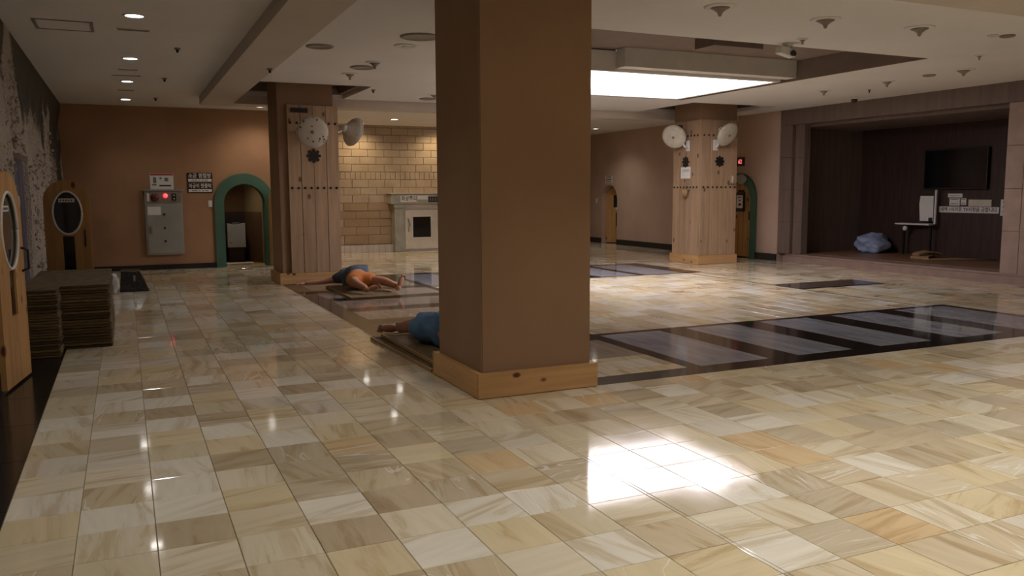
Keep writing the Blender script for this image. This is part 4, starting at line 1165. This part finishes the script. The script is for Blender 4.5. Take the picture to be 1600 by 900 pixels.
def downlight(label, x, y, watts, r=0.075, z=CEIL, lit=True, color=(1, 0.95, 0.89), angle=130, group='round recessed downlights'):
    t = thing('downlight', label, 'downlight', (x, y, z), 0, group)
    bm = bmesh.new()
    b_lathe(bm, [(r + 0.02, 0.0), (r + 0.02, -0.006), (r, -0.010), (r - 0.004, -0.004), (r - 0.004, 0.0)], 24, cap=False)
    to_obj('trim_ring', bm, 'white', t, smooth=True)
    bm = bmesh.new(); b_lathe(bm, [(r - 0.005, -0.0005), (r - 0.005, -0.003), (0.003, -0.0045)], 24); to_obj('lens', bm, 'lens' if lit else 'lensoff', t, smooth=True)
    if lit: spot('light', t, (0, 0, -0.02), watts, color, angle, 0.9, 0.06)
    return t
AISLE = [(0.18, 9.02), (0.165, 11.83), (0.14, 14.22), (0.12, 16.89)]
for (x, y), lb in zip(AISLE, ('nearest and largest of four lit downlights over the left aisle', 'second nearest of four lit downlights over the left aisle', 'third nearest of four lit downlights over the left aisle', 'farthest of four lit downlights over the left aisle')):
    downlight(lb, x, y, DOWN_W, r=0.085)
for x, y in ((0.2, 6.3), (0.2, 3.7), (0.2, 1.1)):
    downlight('lit downlight overhead in the left aisle row', x, y, NEAR_W * 0.36)
for x, y in ((3.2, 2.6), (6.2, 2.6), (9.2, 2.6), (3.2, -0.4), (6.2, -0.4), (9.2, -0.4)):
    downlight('lit downlight in the rows overhead and behind the viewpoint', x, y, NEAR_W * (1.65 if y > 0 else 0.9))
downlight('lit downlight in front of the green arch, hidden by the far left pillar', 2.53, 17.33, BRICK_W * 0.9, color=(1, 0.86, 0.7), angle=150)
downlight('small lit downlight in the ceiling of the room behind the green arch', 2.15, 18.8, 9.0, r=0.05, z=2.0)
downlight('lit downlight before the brick wall beside the side-on fan', 5.8, 19.1, BRICK_W, r=0.085, color=(1, 0.86, 0.68))
downlight('lit downlight behind the far beam, nearer the brick wall', 5.0, 16.9, BRICK_W, color=(1, 0.86, 0.68))
downlight('lit downlight close to the brick wall behind the fan', 5.35, 20.45, BRICK_W * 1.1, color=(1, 0.74, 0.42), angle=150)
downlight('lit downlight close to the brick wall behind the near pillar', 7.4, 20.45, BRICK_W * 1.1, color=(1, 0.74, 0.42), angle=150)
downlight('lit downlight above the far right wall next to the near pillar', 11.67, 19.92, BRICK_W)

def cone_fitting(label, x, y, r=0.14, drop=0.09, z=CEIL):
    t = thing('ceiling_sprinkler_cone', label, 'ceiling fitting', (x, y, z), 0, 'cone-shaped ceiling fittings')
    lathe('plate', [(r, 0), (r, -0.006), (r * 0.9, -0.012), (r * 0.6, -0.014)], 'ceiling', t, 24)
    lathe('cone', [(r * 0.62, -0.013), (r * 0.4, -drop * 0.35), (r * 0.18, -drop * 0.6), (0.012, -drop), (0.002, -drop)], 'metalgrey', t, 20)
def disc_fitting(label, x, y, r, mat='metalgrey', ring=False, z=CEIL, name='ceiling_speaker'):
    t = thing(name, label, 'ceiling fitting', (x, y, z), 0, 'flat round ceiling fittings')
    lathe('rim', [(r, 0), (r, -0.012), (r * 0.86, -0.018), (r * 0.82, -0.012)], 'white' if ring else mat, t, 28)
    lathe('grille', [(r * 0.82, -0.011), (r * 0.5, -0.008), (0.002, -0.007)], mat, t, 28)
    if ring: lathe('bulb', [(r * 0.35, -0.01), (r * 0.3, -0.02), (0.002, -0.026)], 'white', t, 16)
def nub(label, x, y, r=0.035, z=CEIL, drop=0.05):
    t = thing('smoke_detector', label, 'detector', (x, y, z), 0, 'small ceiling detectors')
    lathe('base', [(r, 0), (r, -0.015), (r * 0.8, -0.02)], 'metalgrey', t, 16)
    lathe('sensor', [(r * 0.5, -0.02), (r * 0.4, -drop), (0.002, -drop - 0.005)], 'dark', t, 12)
cone_fitting('cone ceiling fitting nearest the top edge right of the near pillar', 5.1, 6.456, 0.15)
cone_fitting('cone ceiling fitting in the middle of the front row of three', 6.44, 6.50, 0.15)
cone_fitting('cone ceiling fitting at the right end of the front row of three', 7.68, 6.43, 0.15)
cone_fitting('cone ceiling fitting above the alcove, nearest the right edge', 10.92, 8.37, 0.15)
cone_fitting('small cone ceiling fitting between the front row and the alcove', 9.93, 7.40, 0.06, 0.06)
cone_fitting('cone ceiling fitting halfway along the alcove front', 10.94, 9.71, 0.12)
cone_fitting('cone ceiling fitting farthest along the alcove front', 10.90, 10.98, 0.12)
cone_fitting('small cone ceiling fitting beside the security camera', 7.03, 7.43, 0.06, 0.06)
cone_fitting('nearer cone ceiling fitting between the round discs left of the near pillar', 3.07, 10.94, 0.12)
cone_fitting('farther cone ceiling fitting before the far left pillar', 3.03, 12.11, 0.11)
cone_fitting('cone ceiling fitting half hidden by the near pillar', 5.02, 14.11, 0.12)
disc_fitting('flat round grey disc on the ceiling beside the long beam', 2.16, 10.01, 0.16)
disc_fitting('large round ceiling vent partly hidden by the near pillar', 3.04, 8.98, 0.22, 'metalgrey')
disc_fitting('unlit round downlight with white bulb left of the near pillar', 3.056, 9.58, 0.13, 'metalgrey', True)
disc_fitting('flat round disc between the two cone fittings', 3.04, 11.44, 0.17)
disc_fitting('small flat disc near the far beam beside the near pillar', 5.10, 14.73, 0.15)
disc_fitting('left of two small discs near the upper right corner', 8.80, 6.41, 0.06, 'metalgrey', True)
disc_fitting('right of two small discs near the upper right corner', 8.97, 6.36, 0.08, 'metalgrey')
disc_fitting('flat oval disc over the alcove front', 10.94, 8.95, 0.09)
nub('detector on the left aisle ceiling nearest the second downlight', 0.66, 10.80)
nub('detector on the left aisle ceiling level with the third downlight', 0.636, 13.63)
nub('detector on the left aisle ceiling level with the farthest downlight', 0.604, 16.47)
nub('detector under the right edge of the long beam', 1.74, 11.0, 0.035, 3.05)
nub('detector at the corner of the recess by the far left pillar', 3.84, 13.81)
nub('tiny detector between cone fittings above the alcove', 11.55, 10.61, 0.025)
t = thing('dome_camera', 'black dome security camera above the alcove front', 'camera', (12.23, 11.57, CEIL))
lathe('base', [(0.075, 0), (0.075, -0.03), (0.06, -0.035)], 'white', t, 20)
lathe('dome', [(0.058, -0.03), (0.055, -0.06), (0.04, -0.085), (0.002, -0.098)], 'glassblack', t, 20)
t = thing('security_camera', 'white box security camera hanging at the front lip of the coffer', 'camera', (7.11, 7.75, CEIL))
lathe('mount', [(0.06, 0), (0.06, -0.02), (0.02, -0.03), (0.02, -0.06)], 'white', t, 16)
bm = bmesh.new(); b_box(bm, -0.12, 0.10, -0.05, 0.05, -0.14, -0.05, Matrix.Rotation(0.2, 4, 'Y')); to_obj('housing', bm, 'white', t, bevel=0.012)
lathe('lens', [(0.035, 0), (0.035, 0.03), (0.02, 0.035), (0.002, 0.03)], 'glassblack', t, 16, Matrix.Translation((0.03, -0.05, -0.11)) @ Matrix.Rotation(PI / 2, 4, 'X'))
# access hatch and air slots of the left aisle
t = thing('access_hatch', 'rectangular access hatch in the left aisle ceiling', 'hatch', (-0.46, 9.8, CEIL))
bm = bmesh.new()
for a in ((-0.27, 0.27, -0.27, -0.25), (-0.27, 0.27, 0.25, 0.27), (-0.27, -0.24, -0.25, 0.25), (0.24, 0.27, -0.25, 0.25)):
    b_box(bm, *a, -0.008, 0)
to_obj('frame', bm, 'metalgrey', t)
bm = bmesh.new(); b_box(bm, -0.235, 0.235, -0.245, 0.245, -0.004, 0); to_obj('lid', bm, 'ceiling', t)
def air_slot(label, x, y, wd):
    t = thing('air_slot', label, 'air vent', (x, y, CEIL), 0, 'slim air slots of the left aisle')
    bm = bmesh.new(); b_box(bm, -wd, wd, -0.05, 0.05, -0.008, 0); to_obj('frame', bm, 'ceiling', t)
    for k in range(2):
        bm = bmesh.new(); b_box(bm, -wd + 0.01, wd - 0.01, -0.035 + k * 0.04, -0.01 + k * 0.04, -0.012, -0.008); to_obj('slot', bm, 'metalgrey', t)
air_slot('slim air slot just past the nearest left aisle downlight', 0.18, 9.78, 0.16)
air_slot('slim air slot between second and third left aisle downlights, nearer one', 0.14, 12.86, 0.13)
air_slot('slim air slot between second and third left aisle downlights, farther one', 0.12, 13.5, 0.2)
air_slot('slim air slot past the third left aisle downlight', 0.12, 15.4, 0.13)

# ------------------------------------------------------------------ people
def skin(name, verts, edges, mat=None, sub=2, root=0):
    """verts: (x, y, z, rx, ry); returns an evaluated mesh"""
    me = bpy.data.meshes.new(name)
    me.from_pydata([v[:3] for v in verts], edges, [])
    o = bpy.data.objects.new(name, me); COL.objects.link(o)
    mod = o.modifiers.new('skin', 'SKIN'); mod.use_smooth_shade = True
    for k, v in enumerate(verts):
        sv = me.skin_vertices[0].data[k]
        sv.radius = (v[3], v[4] if len(v) > 4 else v[3])
        sv.use_root = (k == root)
    s = o.modifiers.new('sub', 'SUBSURF'); s.levels = sub; s.render_levels = sub
    bpy.context.view_layer.update()
    dg = bpy.context.evaluated_depsgraph_get()
    out = bpy.data.meshes.new_from_object(o.evaluated_get(dg))
    bpy.data.objects.remove(o); bpy.data.meshes.remove(me)
    return out

def chain(n, start=0):
    return [(i, i + 1) for i in range(start, start + n - 1)]

def finger(bm, base, d, up, length, r, curl):
    d = Vector(d).normalized(); up = Vector(up).normalized()
    p = Vector(base); pts = [p - d * 0.015]
    a = 0.0
    for f in (0.45, 0.3, 0.25):
        dd = (d * math.cos(a) - up * math.sin(a)); pts.append(pts[-1] + dd * length * f + (d * 0.015 if len(pts) == 1 else Vector((0, 0, 0))))
        a += curl
    b_tube(bm, pts, r, 8, r * 0.75)

def hand(bm, wrist, d, up, side):
    """palm, four unequal fingers and a thumb leaving the side of the palm"""
    d = Vector(d).normalized(); up = Vector(up).normalized(); s = d.cross(up).normalized() * side
    w_ = Vector(wrist)
    mt = Matrix((s, d, up)).transposed().to_4x4(); mt.translation = w_ + d * 0.045
    bmesh.ops.create_icosphere(bm, subdivisions=2, radius=1.0, matrix=mt @ Matrix.Diagonal((0.042, 0.058, 0.018, 1)))
    for k, (o_, ln) in enumerate(((0.030, 0.068), (0.010, 0.078), (-0.011, 0.072), (-0.031, 0.056))):
        finger(bm, w_ + d * 0.088 + s * o_, d + s * o_ * 3, up, ln, 0.0088, 0.35)
    finger(bm, w_ + d * 0.03 + s * 0.036, d * 0.6 + s * 0.8, up, 0.062, 0.010, 0.25)

def foot(bm, ankle, heel_dir, toe_dir, sc=1.0):
    """ankle to toes; heel_dir is down the leg, toe_dir where the toes point"""
    h = Vector(heel_dir).normalized(); t_ = Vector(toe_dir).normalized(); s = h.cross(t_).normalized()
    a = Vector(ankle)
    def blob(c, rs, rt, rh):
        mt = Matrix((s, t_, h)).transposed().to_4x4(); mt.translation = c
        bmesh.ops.create_icosphere(bm, subdivisions=2, radius=1.0, matrix=mt @ Matrix.Diagonal((rs, rt, rh, 1)))
    blob(a + h * 0.035 * sc - t_ * 0.02 * sc, 0.036 * sc, 0.05 * sc, 0.045 * sc)
    blob(a + h * 0.045 * sc + t_ * 0.075 * sc, 0.042 * sc, 0.10 * sc, 0.030 * sc)
    for k, (o_, ln) in enumerate(((-0.028, 0.055), (-0.010, 0.045), (0.004, 0.04), (0.018, 0.035), (0.030, 0.028))):
        c = a + h * 0.052 * sc + t_ * 0.15 * sc + s * o_ * sc
        b_tube(bm, [c, c + t_ * ln * 0.6 * sc, c + t_ * ln * sc + h * 0.004], 0.011 * sc if k else 0.014 * sc, 8, 0.008 * sc)

def head(bm, c, up_axis, face):
    """head with nose, ears, brows, lips; up_axis to the crown, face where it looks"""
    u = Vector(up_axis).normalized(); f = Vector(face).normalized(); f = (f - u * f.dot(u)).normalized(); s = f.cross(u)
    mt = Matrix((s, f, u)).transposed().to_4x4(); mt.translation = Vector(c)
    def blob(x, y, z, a, b, d, n=2):
        bmesh.ops.create_icosphere(bm, subdivisions=n, radius=1.0, matrix=mt @ Matrix.Translation((x, y, z)) @ Matrix.Diagonal((a, b, d, 1)))
    blob(0, 0, 0.02, 0.075, 0.092, 0.10, 3); blob(0, 0.03, -0.06, 0.056, 0.058, 0.062, 3)
    blob(0, 0.098, -0.02, 0.012, 0.018, 0.022); blob(0, 0.086, 0.0, 0.008, 0.01, 0.03)
    blob(0, 0.084, -0.066, 0.022, 0.010, 0.008); blob(0, 0.08, -0.1, 0.02, 0.015, 0.015)
    for sg in (-1, 1):
        blob(sg * 0.076, -0.005, -0.005, 0.010, 0.020, 0.032); blob(sg * 0.03, 0.08, 0.012, 0.014, 0.012, 0.009); blob(sg * 0.032, 0.083, 0.03, 0.02, 0.009, 0.006)
    return mt

def join_to(me, bm):
    tmp = bmesh.new(); tmp.from_mesh(me)
    m2 = bpy.data.meshes.new('t'); bm.to_mesh(m2); bm.free(); tmp.from_mesh(m2); bpy.data.meshes.remove(m2)
    for v in tmp.verts: v.co.z = max(v.co.z, 0.0)
    tmp.to_mesh(me); tmp.free()
    for p in me.polygons: p.use_smooth = True

# the man in orange shorts: on his back, feet towards the viewer, arms spread
P1 = Vector((3.24, 12.85, 0.045))
t = thing('person', 'person in slate shirt and orange shorts lying with spread arms on a mat', 'person', P1)
V = [(0.0, -0.12, 0.13, 0.14, 0.12), (0.02, 0.02, 0.15, 0.15, 0.13), (0.03, 0.18, 0.165, 0.16, 0.14), (0.04, 0.36, 0.15, 0.165, 0.125), (0.05, 0.47, 0.12, 0.10, 0.085), (0.06, 0.56, 0.105, 0.055, 0.055), (0.06, 0.66, 0.11, 0.07, 0.07),
     # arms
     (-0.15, 0.44, 0.10, 0.065), (-0.42, 0.50, 0.055, 0.045), (-0.70, 0.545, 0.04, 0.03),
     (0.24, 0.40, 0.10, 0.065), (0.44, 0.18, 0.06, 0.045), (0.56, -0.02, 0.045, 0.03),
     # legs, knees fallen outwards
     (-0.10, -0.2, 0.115, 0.095), (-0.17, -0.52, 0.13, 0.07), (-0.06, -0.82, 0.055, 0.048),
     (0.11, -0.2, 0.115, 0.095), (0.30, -0.50, 0.12, 0.072), (0.43, -0.72, 0.06, 0.05)]
Ed = chain(7) + [(4, 7), (7, 8), (8, 9), (4, 10), (10, 11), (11, 12), (0, 13), (13, 14), (14, 15), (0, 16), (16, 17), (17, 18)]
me = skin('body', V, Ed)
bm = bmesh.new()
hand(bm, (-0.70, 0.545, 0.04), (-1, 0.1, -0.1), (0, 0, 1), -1)
hand(bm, (0.56, -0.02, 0.045), (0.5, -0.8, -0.05), (0, 0, 1), 1)
foot(bm, (-0.06, -0.82, 0.055), (0.2, -0.95, -0.1), (0.75, -0.15, 0.2))
foot(bm, (0.43, -0.72, 0.06), (0.4, -0.9, -0.1), (0.4, 0.15, 0.85), 1.05)
hm = head(bm, (0.06, 0.78, 0.10), (0, 1, 0.05), (0.0, 0, 1))
join_to(me, bm)
me.materials.clear(); me.materials.append(M['skin'])
body1 = from_mesh('body', me, t)
bm = bmesh.new(); bmesh.ops.create_icosphere(bm, subdivisions=3, radius=1.0, matrix=hm @ Matrix.Translation((0, -0.02, 0.035)) @ Matrix.Diagonal((0.082, 0.092, 0.1, 1))); to_obj('hair', bm, 'hair', t, smooth=True)
V = [(0.02, 0.03, 0.16, 0.185, 0.165), (0.03, 0.16, 0.175, 0.20, 0.18), (0.04, 0.34, 0.16, 0.195, 0.155), (0.05, 0.46, 0.13, 0.13, 0.11), (-0.16, 0.44, 0.11, 0.095), (-0.30, 0.47, 0.085, 0.075), (0.25, 0.40, 0.11, 0.095), (0.34, 0.29, 0.085, 0.075)]
me = skin('shirt', V, [(0, 1), (1, 2), (2, 3), (3, 4), (4, 5), (3, 6), (6, 7)])
me.materials.clear(); me.materials.append(M['shirt']); from_mesh('shirt', me, t)
V = [(0.0, -0.04, 0.14, 0.185, 0.145), (-0.01, -0.14, 0.135, 0.175, 0.135), (-0.11, -0.22, 0.12, 0.125), (-0.16, -0.36, 0.135, 0.115), (0.12, -0.22, 0.12, 0.125), (0.21, -0.36, 0.125, 0.115)]
me = skin('shorts', V, [(0, 1), (1, 2), (2, 3), (1, 4), (4, 5)])
me.materials.clear(); me.materials.append(M['shorts_orange']); from_mesh('shorts', me, t)

def floor_mat(name, label, x0, x1, y0, y1, z, rz=0.0):
    cx, cy = (x0 + x1) / 2, (y0 + y1) / 2
    t = thing(name, label, 'mat', (cx, cy, z), rz)
    hx, hy = (x1 - x0) / 2, (y1 - y0) / 2
    bm = bmesh.new(); b_box(bm, -hx + 0.02, hx - 0.02, -hy + 0.02, hy - 0.02, 0, 0.022); to_obj('weave', bm, 'straw', t)
    bm = bmesh.new()
    for a in ((-hx, hx, -hy, -hy + 0.02), (-hx, hx, hy - 0.02, hy), (-hx, -hx + 0.02, -hy + 0.02, hy - 0.02), (hx - 0.02, hx, -hy + 0.02, hy - 0.02)):
        b_box(bm, *a, 0, 0.028)
    to_obj('edging', bm, 'cardboard', t)
floor_mat('sleeping_mat', 'straw sleeping mat under the person in orange shorts', 2.86, 3.58, 11.66, 13.35, 0.0)

# the sleeper behind the near pillar: on the side, knees drawn, feet away from the viewer
P2 = Vector((2.79, 7.22, 0.062))
t = thing('person', 'person in blue shorts lying mostly hidden behind the near pillar', 'person', P2)
V = [(0.0, 0.1, 0.15, 0.15, 0.13), (0.03, -0.05, 0.15, 0.14, 0.12), (0.06, -0.22, 0.16, 0.155, 0.13), (0.08, -0.34, 0.15, 0.14, 0.11), (0.08, -0.42, 0.13, 0.055, 0.055), (0.08, -0.48, 0.13, 0.06, 0.06),
     (-0.06, -0.30, 0.20, 0.06), (-0.22, -0.14, 0.12, 0.045), (-0.18, 0.08, 0.14, 0.03),
     (0.18, -0.30, 0.08, 0.06), (0.30, -0.12, 0.05, 0.045), (0.36, 0.08, 0.04, 0.03),
     (-0.12, 0.24, 0.17, 0.105), (-0.32, 0.52, 0.15, 0.075), (-0.33, 0.88, 0.075, 0.048),
     (0.02, 0.28, 0.10, 0.10), (-0.10, 0.64, 0.09, 0.07), (-0.12, 0.98, 0.05, 0.045)]
Ed = chain(6) + [(3, 6), (6, 7), (7, 8), (3, 9), (9, 10), (10, 11), (0, 12), (12, 13), (13, 14), (0, 15), (15, 16), (16, 17)]
me = skin('body', V, Ed)
bm = bmesh.new()
hand(bm, (-0.18, 0.08, 0.14), (0.3, 1, -0.2), (0, 0, 1), 1)
hand(bm, (0.36, 0.08, 0.04), (0.1, 1, 0), (0, 0, 1), -1)
foot(bm, (-0.33, 0.88, 0.075), (-0.1, 0.95, -0.1), (-1, 0.05, 0.05))
foot(bm, (-0.12, 0.98, 0.05), (-0.1, 0.95, 0), (-1, 0.2, 0.1))
hm = head(bm, (0.08, -0.55, 0.13), (0, -1, 0.0), (-0.6, 0, 0.8))
join_to(me, bm)
me.materials.clear(); me.materials.append(M['skin_dark'])
from_mesh('body', me, t)
bm = bmesh.new(); bmesh.ops.create_icosphere(bm, subdivisions=3, radius=1.0, matrix=hm @ Matrix.Translation((0, -0.02, 0.035)) @ Matrix.Diagonal((0.082, 0.092, 0.1, 1))); to_obj('hair', bm, 'hair', t, smooth=True)
V = [(0.02, 0.0, 0.16, 0.18, 0.16), (-0.02, 0.13, 0.165, 0.19, 0.165), (-0.13, 0.25, 0.165, 0.165), (-0.22, 0.38, 0.15, 0.155), (-0.28, 0.49, 0.13, 0.15), (0.0, 0.28, 0.12, 0.14), (-0.06, 0.46, 0.1, 0.125)]
me = skin('shorts', V, [(0, 1), (1, 2), (2, 3), (3, 4), (1, 5), (5, 6)])
for v in me.vertices:
    v.co += v.normal * (0.022 * noise.noise(v.co * 9) + 0.01 * math.sin(v.co.x * 40 + v.co.y * 25))
    v.co.z = max(v.co.z, 0.0)
me.materials.clear(); me.materials.append(M['shorts_blue']); from_mesh('shorts', me, t)
V = [(0.03, -0.02, 0.16, 0.16, 0.145), (0.06, -0.2, 0.165, 0.175, 0.15), (0.08, -0.34, 0.15, 0.15, 0.12), (-0.06, -0.30, 0.2, 0.08), (-0.14, -0.22, 0.17, 0.07), (0.18, -0.30, 0.09, 0.08), (0.24, -0.21, 0.075, 0.065)]
me = skin('shirt', V, [(0, 1), (1, 2), (2, 3), (3, 4), (2, 5), (5, 6)])
me.materials.clear(); me.materials.append(M['shorts_blue']); from_mesh('shirt', me, t)
floor_mat('sleeping_mat', 'lower straw mat sticking out left beneath the person in blue shorts', 2.25, 3.0, 6.58, 8.36, 0.0, 0.02)
floor_mat('sleeping_mat', 'upper straw mat directly beneath the person in blue shorts', 2.34, 3.05, 6.6, 8.33, 0.029, 0.0)
